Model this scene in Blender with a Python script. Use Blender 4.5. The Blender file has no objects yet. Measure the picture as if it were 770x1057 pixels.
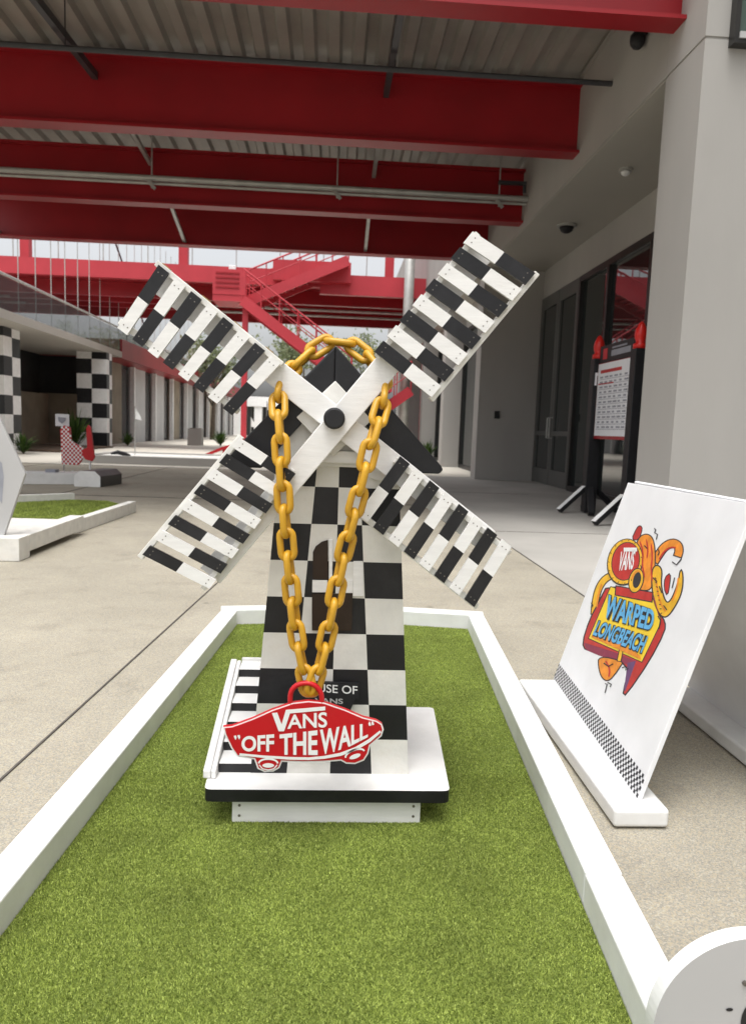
import bpy, bmesh, math, random
import numpy as np
from mathutils import Vector, Matrix, Quaternion

random.seed(7)
rng = np.random.default_rng(5)
scene = bpy.context.scene
COL = scene.collection

# ------------------------------------------------------------------ camera
PW, PH, FPX = 770.0, 1057.0, 750.0
PITCH, YAW, ROLL, EYE = math.radians(-6.5), math.radians(3.35), math.atan(.036), 1.0
fw = Vector((math.sin(YAW)*math.cos(PITCH), math.cos(YAW)*math.cos(PITCH), math.sin(PITCH)))
r0 = Vector((math.cos(YAW), -math.sin(YAW), 0))
u0 = r0.cross(fw)
cR = math.cos(ROLL)*r0 + math.sin(ROLL)*u0
cU = -math.sin(ROLL)*r0 + math.cos(ROLL)*u0
cam_d = bpy.data.cameras.new('camera')
cam = bpy.data.objects.new('camera', cam_d); COL.objects.link(cam)
cam.matrix_world = Matrix(((cR.x, cU.x, -fw.x, 0), (cR.y, cU.y, -fw.y, 0), (cR.z, cU.z, -fw.z, EYE), (0, 0, 0, 1)))
cam_d.sensor_fit = 'HORIZONTAL'; cam_d.sensor_width = 36.0
cam_d.lens = 36.0*FPX/PW
cam_d.clip_start = .02; cam_d.clip_end = 2000
cam_d.dof.use_dof = True; cam_d.dof.focus_distance = 1.85; cam_d.dof.aperture_fstop = 9.0
scene.camera = cam
O = Vector((0, 0, EYE))


def ray(x, y):
    return fw*FPX + cR*(x-PW/2) + cU*(PH/2-y)


def on_y(x, y, Y):
    d = ray(x, y); return O + d*(Y/d.y)


def on_plane(x, y, p0, n):
    d = ray(x, y); return O + d*((p0-O).dot(n)/d.dot(n))


# --------------------------------------------------------------- materials
def lin(c):
    return tuple(((v/255)/12.92 if v/255 <= .04045 else ((v/255+.055)/1.055)**2.4) for v in c)


def mat(name, color, rough=.6, var=.12, scale=6.0, bump=0.0, bscale=60.0, metallic=0.0, spec=.4, dirt=0.0, dscale=3.0, dcol=(.25, .22, .18), stretch=None):
    """painted / mineral surface with procedural colour variation, optional blotchy dirt and bump"""
    m = bpy.data.materials.new(name); m.use_nodes = True
    nt = m.node_tree; N = nt.nodes; L = nt.links
    b = N['Principled BSDF']
    b.inputs['Roughness'].default_value = rough
    b.inputs['Metallic'].default_value = metallic
    b.inputs['Specular IOR Level'].default_value = spec
    tc = N.new('ShaderNodeTexCoord')
    src = tc.outputs['Object']
    if stretch:
        mp = N.new('ShaderNodeMapping'); mp.inputs['Scale'].default_value = stretch
        L.new(src, mp.inputs['Vector']); src = mp.outputs['Vector']
    nz = N.new('ShaderNodeTexNoise'); nz.inputs['Scale'].default_value = scale; nz.inputs['Detail'].default_value = 6
    L.new(src, nz.inputs['Vector'])
    rp = N.new('ShaderNodeMapRange'); rp.inputs['From Min'].default_value = .3; rp.inputs['From Max'].default_value = .7
    rp.inputs['To Min'].default_value = 1-var; rp.inputs['To Max'].default_value = 1+var
    L.new(nz.outputs['Fac'], rp.inputs['Value'])
    mx = N.new('ShaderNodeMix'); mx.data_type = 'RGBA'; mx.blend_type = 'MULTIPLY'; mx.inputs['Factor'].default_value = 1
    mx.inputs[6].default_value = (*color, 1)
    L.new(rp.outputs['Result'], mx.inputs[7])
    out = mx.outputs[2]
    if dirt > 0:
        n2 = N.new('ShaderNodeTexNoise'); n2.inputs['Scale'].default_value = dscale; n2.inputs['Detail'].default_value = 9
        n2.inputs['Roughness'].default_value = .7
        L.new(src, n2.inputs['Vector'])
        r2 = N.new('ShaderNodeMapRange'); r2.inputs['From Min'].default_value = .52; r2.inputs['From Max'].default_value = .75
        r2.inputs['To Min'].default_value = 0; r2.inputs['To Max'].default_value = dirt
        L.new(n2.outputs['Fac'], r2.inputs['Value'])
        m2 = N.new('ShaderNodeMix'); m2.data_type = 'RGBA'
        L.new(r2.outputs['Result'], m2.inputs['Factor']); L.new(out, m2.inputs[6]); m2.inputs[7].default_value = (*dcol, 1)
        out = m2.outputs[2]
    L.new(out, b.inputs['Base Color'])
    if bump > 0:
        n3 = N.new('ShaderNodeTexNoise'); n3.inputs['Scale'].default_value = bscale; n3.inputs['Detail'].default_value = 4
        L.new(src, n3.inputs['Vector'])
        bp = N.new('ShaderNodeBump'); bp.inputs['Strength'].default_value = bump; bp.inputs['Distance'].default_value = .004
        L.new(n3.outputs['Fac'], bp.inputs['Height']); L.new(bp.outputs['Normal'], b.inputs['Normal'])
    return m


def aggregate(name, base, contrast=.35, sc=260.0):
    m = bpy.data.materials.new(name); m.use_nodes = True
    nt = m.node_tree; N = nt.nodes; L = nt.links; b = N['Principled BSDF']
    b.inputs['Roughness'].default_value = .85; b.inputs['Specular IOR Level'].default_value = .25
    tc = N.new('ShaderNodeTexCoord')
    vo = N.new('ShaderNodeTexVoronoi'); vo.inputs['Scale'].default_value = sc
    L.new(tc.outputs['Object'], vo.inputs['Vector'])
    sp = N.new('ShaderNodeSeparateColor'); L.new(vo.outputs['Color'], sp.inputs['Color'])
    cr = N.new('ShaderNodeValToRGB'); e = cr.color_ramp.elements
    e[0].position = 0; e[0].color = (base[0]*(1-contrast), base[1]*(1-contrast), base[2]*(1-contrast*.9), 1)
    e[1].position = 1; e[1].color = (base[0]*(1+contrast), base[1]*(1+contrast), base[2]*(1+contrast), 1)
    k = e.new(.45); k.color = (*base, 1)
    k = e.new(.75); k.color = (base[0]*1.18, base[1]*1.08, base[2]*.92, 1)
    L.new(sp.outputs['Red'], cr.inputs['Fac'])
    nz = N.new('ShaderNodeTexNoise'); nz.inputs['Scale'].default_value = 1.1; nz.inputs['Detail'].default_value = 8
    nz.inputs['Roughness'].default_value = .65
    L.new(tc.outputs['Object'], nz.inputs['Vector'])
    rp = N.new('ShaderNodeMapRange'); rp.inputs['From Min'].default_value = .3; rp.inputs['From Max'].default_value = .7
    rp.inputs['To Min'].default_value = .84; rp.inputs['To Max'].default_value = 1.12
    L.new(nz.outputs['Fac'], rp.inputs['Value'])
    mx = N.new('ShaderNodeMix'); mx.data_type = 'RGBA'; mx.blend_type = 'MULTIPLY'; mx.inputs['Factor'].default_value = 1
    L.new(cr.outputs['Color'], mx.inputs[6]); L.new(rp.outputs['Result'], mx.inputs[7])
    v2 = N.new('ShaderNodeTexVoronoi'); v2.inputs['Scale'].default_value = 2.3; L.new(tc.outputs['Object'], v2.inputs['Vector'])
    r2 = N.new('ShaderNodeMapRange'); r2.inputs['From Min'].default_value = .03; r2.inputs['From Max'].default_value = .045
    r2.inputs['To Min'].default_value = .72; r2.inputs['To Max'].default_value = 1; L.new(v2.outputs['Distance'], r2.inputs['Value'])
    n4 = N.new('ShaderNodeTexNoise'); n4.inputs['Scale'].default_value = 5; n4.inputs['Detail'].default_value = 8; L.new(tc.outputs['Object'], n4.inputs['Vector'])
    r4 = N.new('ShaderNodeMapRange'); r4.inputs['From Min'].default_value = .56; r4.inputs['From Max'].default_value = .74
    r4.inputs['To Min'].default_value = 1; r4.inputs['To Max'].default_value = .84; L.new(n4.outputs['Fac'], r4.inputs['Value'])
    mm = N.new('ShaderNodeMath'); mm.operation = 'MULTIPLY'; L.new(r2.outputs['Result'], mm.inputs[0]); L.new(r4.outputs['Result'], mm.inputs[1])
    m3 = N.new('ShaderNodeMix'); m3.data_type = 'RGBA'; m3.blend_type = 'MULTIPLY'; m3.inputs['Factor'].default_value = 1
    L.new(mx.outputs[2], m3.inputs[6]); L.new(mm.outputs['Value'], m3.inputs[7])
    L.new(m3.outputs[2], b.inputs['Base Color'])
    bp = N.new('ShaderNodeBump'); bp.inputs['Strength'].default_value = .25; bp.inputs['Distance'].default_value = .002
    L.new(vo.outputs['Distance'], bp.inputs['Height']); L.new(bp.outputs['Normal'], b.inputs['Normal'])
    return m


def leafy(name, c0, c1, transl=.25):
    m = bpy.data.materials.new(name); m.use_nodes = True
    nt = m.node_tree; N = nt.nodes; L = nt.links; b = N['Principled BSDF']
    g = N.new('ShaderNodeNewGeometry'); cr = N.new('ShaderNodeValToRGB')
    cr.color_ramp.elements[0].color = (*c0, 1); cr.color_ramp.elements[1].color = (*c1, 1)
    L.new(g.outputs['Random Per Island'], cr.inputs['Fac'])
    tc = N.new('ShaderNodeTexCoord'); nz = N.new('ShaderNodeTexNoise'); nz.inputs['Scale'].default_value = 5; nz.inputs['Detail'].default_value = 8
    L.new(tc.outputs['Object'], nz.inputs['Vector'])
    rp = N.new('ShaderNodeMapRange'); rp.inputs['From Min'].default_value = .3; rp.inputs['From Max'].default_value = .7
    rp.inputs['To Min'].default_value = .82; rp.inputs['To Max'].default_value = 1.18
    L.new(nz.outputs['Fac'], rp.inputs['Value'])
    mx = N.new('ShaderNodeMix'); mx.data_type = 'RGBA'; mx.blend_type = 'MULTIPLY'; mx.inputs['Factor'].default_value = 1
    L.new(cr.outputs['Color'], mx.inputs[6]); L.new(rp.outputs['Result'], mx.inputs[7])
    L.new(mx.outputs[2], b.inputs['Base Color']); b.inputs['Roughness'].default_value = .55
    b.inputs['Specular IOR Level'].default_value = .3
    tr = N.new('ShaderNodeBsdfTranslucent'); L.new(mx.outputs[2], tr.inputs['Color'])
    ms = N.new('ShaderNodeMixShader'); ms.inputs['Fac'].default_value = transl
    L.new(b.outputs[0], ms.inputs[1]); L.new(tr.outputs[0], ms.inputs[2])
    L.new(ms.outputs[0], N['Material Output'].inputs['Surface'])
    return m


def glass(name, tint=(.02, .025, .025), transp=.0):
    m = bpy.data.materials.new(name); m.use_nodes = True
    nt = m.node_tree; N = nt.nodes; L = nt.links; b = N['Principled BSDF']
    b.inputs['Base Color'].default_value = (*tint, 1); b.inputs['Roughness'].default_value = .02
    b.inputs['Specular IOR Level'].default_value = .9; b.inputs['IOR'].default_value = 1.6
    tc = N.new('ShaderNodeTexCoord'); nz = N.new('ShaderNodeTexNoise'); nz.inputs['Scale'].default_value = .8
    L.new(tc.outputs['Object'], nz.inputs['Vector'])
    bp = N.new('ShaderNodeBump'); bp.inputs['Strength'].default_value = .03; bp.inputs['Distance'].default_value = .05
    L.new(nz.outputs['Fac'], bp.inputs['Height']); L.new(bp.outputs['Normal'], b.inputs['Normal'])
    if transp > 0:
        t = N.new('ShaderNodeBsdfTransparent'); ms = N.new('ShaderNodeMixShader'); ms.inputs['Fac'].default_value = transp
        L.new(b.outputs[0], ms.inputs[1]); L.new(t.outputs[0], ms.inputs[2]); L.new(ms.outputs[0], N['Material Output'].inputs['Surface'])
    return m


M = {}
M['white'] = mat('white_paint', (.78, .785, .775), .42, .06, 9, .15, 60, dirt=.32, dscale=6, dcol=(.55, .52, .47))
M['white_wood'] = mat('white_painted_wood', (.78, .775, .76), .48, .05, 14, .12, 40, dirt=.14, dscale=9, dcol=(.52, .48, .41), stretch=(1, 1, 6))
M['white_old'] = mat('worn_white_wood', (.72, .71, .67), .55, .10, 16, .4, 35, dirt=.4, dscale=8, dcol=(.42, .36, .28))
M['black'] = mat('black_paint', (.011, .011, .013), .42, .3, 10, .15, 70, dirt=.2, dscale=10, dcol=(.05, .05, .05))
M['rust'] = mat('raw_wood', (.36, .24, .10), .7, .3, 30)
M['black_flat'] = mat('matte_black', (.012, .012, .014), .55, .2, 12)
M['brown'] = mat('brown_door_paint', (.026, .014, .008), .5, .2, 20, .2)
M['yellow'] = mat('yellow_plastic', (.56, .30, .016), .42, .14, 14, .1, 120, spec=.5, dirt=.25, dscale=22, dcol=(.40, .2, .02))
M['red_sign'] = mat('red_sign_paint', (.50, .008, .015), .35, .06, 8)
M['white_print'] = mat('white_print', (.82, .82, .82), .4, .02, 8)
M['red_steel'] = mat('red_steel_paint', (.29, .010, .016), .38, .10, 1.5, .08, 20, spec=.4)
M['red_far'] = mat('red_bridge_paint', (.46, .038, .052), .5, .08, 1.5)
M['deck'] = mat('galvanised_deck', (.34, .325, .295), .5, .16, .8, .1, 10, metallic=.15, dirt=.3, dscale=.7, dcol=(.18, .16, .13))
M['dark_steel'] = mat('dark_steel', (.045, .045, .05), .45, .15, 5)
M['grey_steel'] = mat('galvanised_pipe', (.42, .42, .40), .4, .12, 5, metallic=.3)
M['plaster'] = mat('smooth_grey_plaster', (.385, .373, .352), .75, .09, .9, .12, 40, dirt=.22, dscale=.5, dcol=(.34, .32, .295), stretch=(1, 1, .35))
M['soffit'] = mat('soffit_plaster', (.42, .40, .36), .8, .05, .6)
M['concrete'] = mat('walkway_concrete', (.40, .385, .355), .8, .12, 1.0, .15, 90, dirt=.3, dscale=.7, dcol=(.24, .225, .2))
M['pale'] = mat('brightened_plaza_concrete', (.60, .565, .49), .8, .08, .8, .1, 90, dirt=.25, dscale=.6, dcol=(.42, .39, .33))  # creamy paving, lightened to carry the open-sky brightness past the canopy
M['aggregate'] = aggregate('exposed_aggregate', (.345, .325, .272), .26, 300)
M['joint'] = mat('pavement_joint_filler', (.10, .09, .08), .9, .2, 20)
M['frame'] = mat('dark_bronze_frame', (.022, .021, .02), .4, .1, 4)
M['door_grey'] = mat('grey_metal_door', (.10, .10, .095), .45, .08, 3)
M['glass'] = glass('storefront_glass')
M['rail_glass'] = glass('railing_glass', (.10, .11, .11), .45)
M['green_glass'] = glass('green_window_glass', (.05, .085, .07))
M['stone'] = mat('tan_stone_wall', (.26, .22, .165), .8, .2, 1.2, .3, 8)
M['lightgrey'] = mat('light_grey_panel', (.46, .46, .46), .6, .06, 2)
M['turf_base'] = mat('turf_backing', (.12, .16, .025), .9, .2, 120)
M['turf'] = leafy('turf_blades', (.075, .12, .014), (.55, .64, .16), .3)
M['leaf'] = leafy('tree_leaves', (.10, .13, .06), (.30, .33, .19), .5)
M['plantleaf'] = leafy('plant_leaves', (.03, .07, .015), (.10, .17, .035), .3)
M['bark'] = mat('bark', (.10, .08, .06), .9, .3, 8, .5, 20)
M['mulch'] = mat('planter_soil', (.09, .06, .04), .95, .3, 10)
M['finial'] = mat('bright_red_finial', (.62, .02, .015), .3, .06, 8)
M['paper'] = mat('printed_paper', (.74, .75, .78), .6, .03, 10)
M['ink'] = mat('ink', (.03, .03, .035), .6, .1, 10)
M['ink_grey'] = mat('grey_ink', (.28, .29, .33), .6, .1, 10)
M['ink_red'] = mat('red_ink', (.45, .03, .03), .6, .1, 10)
M['orange'] = mat('orange_artwork_ink', (.78, .27, .03), .45, .22, 30)
M['gold'] = mat('golden_artwork_ink', (.82, .46, .03), .45, .18, 30)
M['lemon'] = mat('yellow_artwork_ink', (.88, .62, .04), .45, .05, 10)
M['sky_blue'] = mat('blue_artwork_ink', (.12, .42, .72), .45, .12, 40)
M['crimson'] = mat('red_artwork_ink', (.50, .035, .03), .45, .15, 25)
M['plum'] = mat('plum_artwork_ink', (.25, .03, .07), .45, .1, 25)
M['purple'] = mat('violet_shadow_ink', (.14, .06, .16), .5, .1, 25)
M['screw'] = mat('screw_head', (.20, .18, .16), .4, .2, 50, metallic=.6)
M['lamp_white'] = mat('white_lamp_case', (.8, .8, .8), .3, .03, 5)
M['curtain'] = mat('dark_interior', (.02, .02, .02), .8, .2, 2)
M['sign_panel'] = mat('white_sign_board', (.80, .805, .82), .38, .04, 7, .06, 60, dirt=.18, dscale=4, dcol=(.62, .62, .64))


# ------------------------------------------------------------ mesh builder
def V(*a):
    return Vector(a)


class MB:
    def __init__(self):
        self.v = []; self.f = []; self.m = []

    def add(self, verts, faces, mi=0):
        o = len(self.v); self.v += [tuple(p) for p in verts]
        self.f += [tuple(i+o for i in f) for f in faces]; self.m += [mi]*len(faces)
        return self

    def box(self, x0, x1, y0, y1, z0, z1, mi=0):
        v = [(x0, y0, z0), (x1, y0, z0), (x1, y1, z0), (x0, y1, z0), (x0, y0, z1), (x1, y0, z1), (x1, y1, z1), (x0, y1, z1)]
        return self.hexa(v, mi)

    def hexa(self, v, mi=0):
        return self.add(v, [(0, 3, 2, 1), (4, 5, 6, 7), (0, 1, 5, 4), (1, 2, 6, 5), (2, 3, 7, 6), (3, 0, 4, 7)], mi)

    def obox(self, c, ax, ay, az, mi=0):
        """box about c with half-axis vectors"""
        v = [c-ax-ay-az, c+ax-ay-az, c+ax+ay-az, c-ax+ay-az, c-ax-ay+az, c+ax-ay+az, c+ax+ay+az, c-ax+ay+az]
        return self.hexa(v, mi)

    def bar(self, a, b, w, h, up=V(0, 0, 1), mi=0):
        """beam from a to b, w across, h along up"""
        a = Vector(a); b = Vector(b); d = (b-a); s = d.cross(up)
        if s.length < 1e-6: s = d.cross(V(1, 0, 0))
        s.normalize(); n = s.cross(d).normalized()
        return self.obox((a+b)/2, d/2, s*w/2, n*h/2, mi)

    def extrude(self, pts, off, mi=0, mside=None):
        n = len(pts); off = Vector(off)
        top = [Vector(p) for p in pts]; bot = [p+off for p in top]
        self.add(top+bot, [tuple(range(n)), tuple(range(2*n-1, n-1, -1))], mi)
        self.add(top+bot, [(i, i+n, (i+1) % n+n, (i+1) % n) for i in range(n)], mi if mside is None else mside)
        return self

    def tube(self, path, r, n=8, closed=False, mi=0, caps=True):
        P = [Vector(p) for p in path]; k = len(P)
        rs = r if isinstance(r, (list, tuple)) else [r]*k
        rings = []; prev = None
        for i in range(k):
            if closed: t = (P[(i+1) % k]-P[i-1]).normalized()
            else: t = (P[min(i+1, k-1)]-P[max(i-1, 0)]).normalized()
            if prev is None:
                a = V(0, 0, 1) if abs(t.z) < .9 else V(1, 0, 0)
                u = t.cross(a).normalized()
            else:
                u = (prev-t*prev.dot(t)).normalized()
            prev = u; w = t.cross(u)
            rings.append([P[i]+(u*math.cos(2*math.pi*j/n)+w*math.sin(2*math.pi*j/n))*rs[i] for j in range(n)])
        v = [p for rg in rings for p in rg]; f = []
        for i in range(k if closed else k-1):
            i2 = (i+1) % k
            for j in range(n):
                j2 = (j+1) % n
                f.append((i*n+j, i*n+j2, i2*n+j2, i2*n+j))
        if not closed and caps:
            f.append(tuple(range(n-1, -1, -1))); f.append(tuple((k-1)*n+j for j in range(n)))
        return self.add(v, f, mi)

    def lathe(self, c, prof, n=20, mi=0):
        c = Vector(c); v = []; f = []
        for r, z in prof:
            v += [c+V(r*math.cos(2*math.pi*j/n), r*math.sin(2*math.pi*j/n), z) for j in range(n)]
        k = len(prof)
        for i in range(k-1):
            for j in range(n):
                j2 = (j+1) % n
                f.append((i*n+j, i*n+j2, (i+1)*n+j2, (i+1)*n+j))
        f.append(tuple(range(n-1, -1, -1))); f.append(tuple((k-1)*n+j for j in range(n)))
        return self.add(v, f, mi)

    def build(self, name, mats, parent=None, bevel=0, smooth=False, seg=2, offset=None):
        me = bpy.data.meshes.new(name)
        me.from_pydata(self.v, [], self.f)
        mats = mats if isinstance(mats, (list, tuple)) else [mats]
        for m in mats: me.materials.append(m)
        me.polygons.foreach_set('material_index', self.m)
        bm = bmesh.new(); bm.from_mesh(me)
        if bevel or smooth: bmesh.ops.remove_doubles(bm, verts=bm.verts, dist=1e-5)
        bmesh.ops.recalc_face_normals(bm, faces=bm.faces)
        bm.to_mesh(me); bm.free()
        if smooth:
            me.polygons.foreach_set('use_smooth', [True]*len(me.polygons))
        me.update()
        o = bpy.data.objects.new(name, me); COL.objects.link(o)
        if bevel:
            b = o.modifiers.new('bevel', 'BEVEL'); b.width = bevel; b.segments = seg; b.limit_method = 'ANGLE'; b.angle_limit = math.radians(40)
        if parent: adopt(o, parent)
        return o


def world_loc(o):
    p = Vector(o.location)
    return p


def adopt(o, parent):
    """keep world coordinates: undo the translation of the whole chain above"""
    t = Vector((0, 0, 0)); q = parent
    while q:
        if q.type == 'EMPTY': t += q.location
        q = q.parent
    o.parent = parent
    if parent.type == 'EMPTY':
        o.matrix_parent_inverse = Matrix.Translation(-t)


def tag(o, label, cat, group=None):
    o['label'] = label; o['category'] = cat
    if group: o['group'] = group
    return o


def kind(o, k):
    o['kind'] = k; return o


def thing(name, label, cat, loc=(0, 0, 0), group=None):
    o = bpy.data.objects.new(name, None); COL.objects.link(o); o.location = loc; o.empty_display_size = .1
    return tag(o, label, cat, group)


def copy_tree(o, parent=None):
    c = o.copy(); COL.objects.link(c)
    if parent: c.parent = parent
    for ch in list(o.children): copy_tree(ch, c)
    return c


def text_mesh(s, bold=.0, res=6):
    cu = bpy.data.curves.new('lettering', 'FONT'); cu.body = s; cu.offset = bold; cu.resolution_u = res; cu.fill_mode = 'FRONT'
    cu.align_x = 'LEFT'
    o = bpy.data.objects.new('lettering_source', cu); COL.objects.link(o)
    dg = bpy.context.evaluated_depsgraph_get(); dg.update()
    me = bpy.data.meshes.new_from_object(o.evaluated_get(dg))
    v = [(p.co.x, p.co.y) for p in me.vertices]; f = [tuple(p.vertices) for p in me.polygons]
    bpy.data.objects.remove(o); bpy.data.meshes.remove(me); bpy.data.curves.remove(cu)
    xs = [p[0] for p in v]; ys = [p[1] for p in v]
    x0, x1, y0, y1 = min(xs), max(xs), min(ys), max(ys)
    return [((x-x0)/(x1-x0), (y-y0)/(y1-y0)) for x, y in v], f


def interp(pl, u):
    """polyline [(x,y)..] sampled by x-fraction of its span"""
    x = pl[0][0]+(pl[-1][0]-pl[0][0])*u
    for (a, b) in zip(pl, pl[1:]):
        if x <= b[0]+1e-9:
            t = (x-a[0])/(b[0]-a[0]); return (x, a[1]+(b[1]-a[1])*t)
    return pl[-1]


def add_text(mb, s, top, bot, place, bold=.0, mi=0):
    """letters stretched between a bottom and a top polyline (2-D), then placed in space"""
    v, f = text_mesh(s, bold)
    pts = []
    for u, w in v:
        a = interp(bot, u); b = interp(top, u)
        pts.append(place(a[0]+(b[0]-a[0])*w, a[1]+(b[1]-a[1])*w))
    mb.add(pts, f, mi)
    return mb


def inset(pts, d):
    """offset a 2-D polygon inwards by d (negative: outwards)"""
    n = len(pts); area = sum(pts[i][0]*pts[(i+1) % n][1]-pts[(i+1) % n][0]*pts[i][1] for i in range(n))
    s = 1 if area > 0 else -1; out = []
    for i in range(n):
        p0, p1, p2 = pts[i-1], pts[i], pts[(i+1) % n]
        e1 = Vector((p1[0]-p0[0], p1[1]-p0[1])).normalized(); e2 = Vector((p2[0]-p1[0], p2[1]-p1[1])).normalized()
        n1 = Vector((-e1.y, e1.x))*s; n2 = Vector((-e2.y, e2.x))*s
        b = n1+n2; k = max(.35, 1+n1.dot(n2))
        q = Vector(p1)+b*(d/k)
        out.append((q.x, q.y))
    return out


def chaikin(pts, closed=True, it=2):
    for _ in range(it):
        q = []; n = len(pts)
        rngi = range(n) if closed else range(n-1)
        if not closed: q.append(pts[0])
        for i in rngi:
            a = pts[i]; b = pts[(i+1) % n]
            q.append((a[0]*.75+b[0]*.25, a[1]*.75+b[1]*.25)); q.append((a[0]*.25+b[0]*.75, a[1]*.25+b[1]*.75))
        if not closed: q.append(pts[-1])
        pts = q
    return pts


def ribbon2d(path, w):
    """outline of a tapering brush stroke along a 2-D path; w is a width or list"""
    n = len(path); ws = w if isinstance(w, (list, tuple)) else [w]*n
    L_, R_ = [], []
    for i in range(n):
        a = path[max(i-1, 0)]; b = path[min(i+1, n-1)]
        t = Vector((b[0]-a[0], b[1]-a[1])).normalized(); nn = Vector((-t.y, t.x))*ws[i]/2
        L_.append((path[i][0]+nn.x, path[i][1]+nn.y)); R_.append((path[i][0]-nn.x, path[i][1]-nn.y))
    return L_+R_[::-1]


def ellipse(cx, cy, rx, ry, rot=0, n=28):
    c, s = math.cos(rot), math.sin(rot)
    return [(cx+rx*math.cos(t)*c-ry*math.sin(t)*s, cy+rx*math.cos(t)*s+ry*math.sin(t)*c) for t in [2*math.pi*i/n for i in range(n)]]


# ================================================================= GROUND
g = MB(); g.add([(-300, -100, 0), (300, -100, 0), (300, 600, 0), (-300, 600, 0)], [(0, 1, 2, 3)])
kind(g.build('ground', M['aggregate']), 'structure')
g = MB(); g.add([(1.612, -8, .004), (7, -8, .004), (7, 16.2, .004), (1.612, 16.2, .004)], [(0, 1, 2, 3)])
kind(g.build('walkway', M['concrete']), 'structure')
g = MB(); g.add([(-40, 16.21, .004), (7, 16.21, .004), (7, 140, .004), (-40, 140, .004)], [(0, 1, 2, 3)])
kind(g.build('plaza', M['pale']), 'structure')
j = MB()
j.bar((-1.10, -1, .003), (-.69, 4.7, .003), .007, .003)
j.box(1.604, 1.611, -6, 16.2, 0, .006)
for y in (3.05, 7.3, 12.0):
    j.box(1.62, 3.3, y, y+.006, .004, .007)
for y in (9.7, 16.2, 23.0, 29.0):
    j.box(-14, 1.6, y, y+.008, 0, .006)
for x in (-3.6, -6.2):
    j.box(x, x+.007, 9.71, 30, 0, .0055)
kind(j.build('pavement', M['joint']), 'structure')

# ============================================================ MINIGOLF LANE
LB = .08
lane = thing('minigolf_lane', 'long green turf putting lane with white timber border around the windmill', 'minigolf lane', (.05, 2.2, 0))


def lane_x(y, side):  # inner faces, slightly skewed
    return (-.607+(y-1.327)*.0705) if side < 0 else (.539+(y-1.109)*.0702)


def board(p, q, w, z1, side, name='border_board', par=lane, m='white', z0=.001, bev=.004):
    """plank from p to q (inner edge), w wide to the given side"""
    p = V(*p, 0); q = V(*q, 0); d = (q-p).normalized(); n = V(d.y, -d.x, 0)*side
    v = [p, q, q+n*w, p+n*w]
    mb = MB(); mb.hexa([(a.x, a.y, z0) for a in v]+[(a.x, a.y, z1) for a in v])
    return mb.build(name, M[m], par, bevel=bev)


yn, yf = .72, 3.56
w_b = .080
board((lane_x(1.415, 1), 1.415), (lane_x(1.05, 1), 1.05), w_b, LB, -1)
board((lane_x(yf, 1), yf), (lane_x(1.419, 1)+.001, 1.419), w_b, LB+.001, -1)
board((lane_x(yn, -1), yn), (lane_x(yf, -1), yf), w_b, LB, -1)
xm = (lane_x(yf, -1)+lane_x(yf, 1))/2
board((lane_x(yf, -1)-w_b, yf+.004), (xm-.003, yf+.10), .09, LB, -1)
board((xm+.003, yf+.10), (lane_x(yf, 1)+w_b, yf+.004), .09, LB, -1)
# turf: backing sheet plus blades in one mesh
tb = MB()
tp = [(lane_x(yn, -1)+.001, yn), (lane_x(yn, 1)-.001, yn), (lane_x(yf, 1)-.001, yf), (xm, yf+.096), (lane_x(yf, -1)+.001, yf)]
tb.add([(x, y, .010) for x, y in tp], [tuple(range(5))])
backing = tb.build('turf_backing', M['turf_base'], lane)


def blades(name, n, xyf, hmin, hmax, w, m, par, z=.010):
    xy = xyf(n); n = len(xy)
    ang = rng.uniform(0, 2*np.pi, n); lean = rng.uniform(.15, 1.1, n); la = rng.uniform(0, 2*np.pi, n)
    h = rng.uniform(hmin, hmax, n)
    dx, dy = np.cos(ang)*w/2, np.sin(ang)*w/2
    co = np.empty((n, 3, 3))
    co[:, 0, 0] = xy[:, 0]-dx; co[:, 0, 1] = xy[:, 1]-dy; co[:, 0, 2] = z
    co[:, 1, 0] = xy[:, 0]+dx; co[:, 1, 1] = xy[:, 1]+dy; co[:, 1, 2] = z
    co[:, 2, 0] = xy[:, 0]+np.cos(la)*np.sin(lean)*h; co[:, 2, 1] = xy[:, 1]+np.sin(la)*np.sin(lean)*h; co[:, 2, 2] = z+np.cos(lean)*h
    me = bpy.data.meshes.new(name)
    me.vertices.add(3*n); me.vertices.foreach_set('co', co.reshape(-1))
    me.loops.add(3*n); me.loops.foreach_set('vertex_index', np.arange(3*n, dtype=np.int32))
    me.polygons.add(n); me.polygons.foreach_set('loop_start', np.arange(0, 3*n, 3, dtype=np.int32))
    me.polygons.foreach_set('loop_total', np.full(n, 3, dtype=np.int32))
    me.materials.append(m); me.update(calc_edges=True)
    o = bpy.data.objects.new(name, me); COL.objects.link(o); adopt(o, par)
    return kind(o, 'stuff')


def lane_xy(n):
    # denser near the camera, where single blades show
    y = np.concatenate([rng.uniform(yn, 2.0, int(n*.62)), rng.uniform(2.0, yf+.09, n-int(n*.62))])
    t = rng.uniform(0.002, .998, n)
    xl = -.607+(y-1.327)*.0705; xr = .539+(y-1.109)*.0702
    x = xl+(xr-xl)*t
    lim = np.where(y > yf, (1-np.abs(x-xm)/.6)*.10+yf, 9)
    k = (y < lim-.004) & ~((np.abs(x-.02) < .2) & (y > 1.76) & (y < 2.2))
    return np.stack([x[k], y[k]], 1)


blades('turf', 720000, lane_xy, .0025, .0072, .0022, M['turf'], lane)

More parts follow.
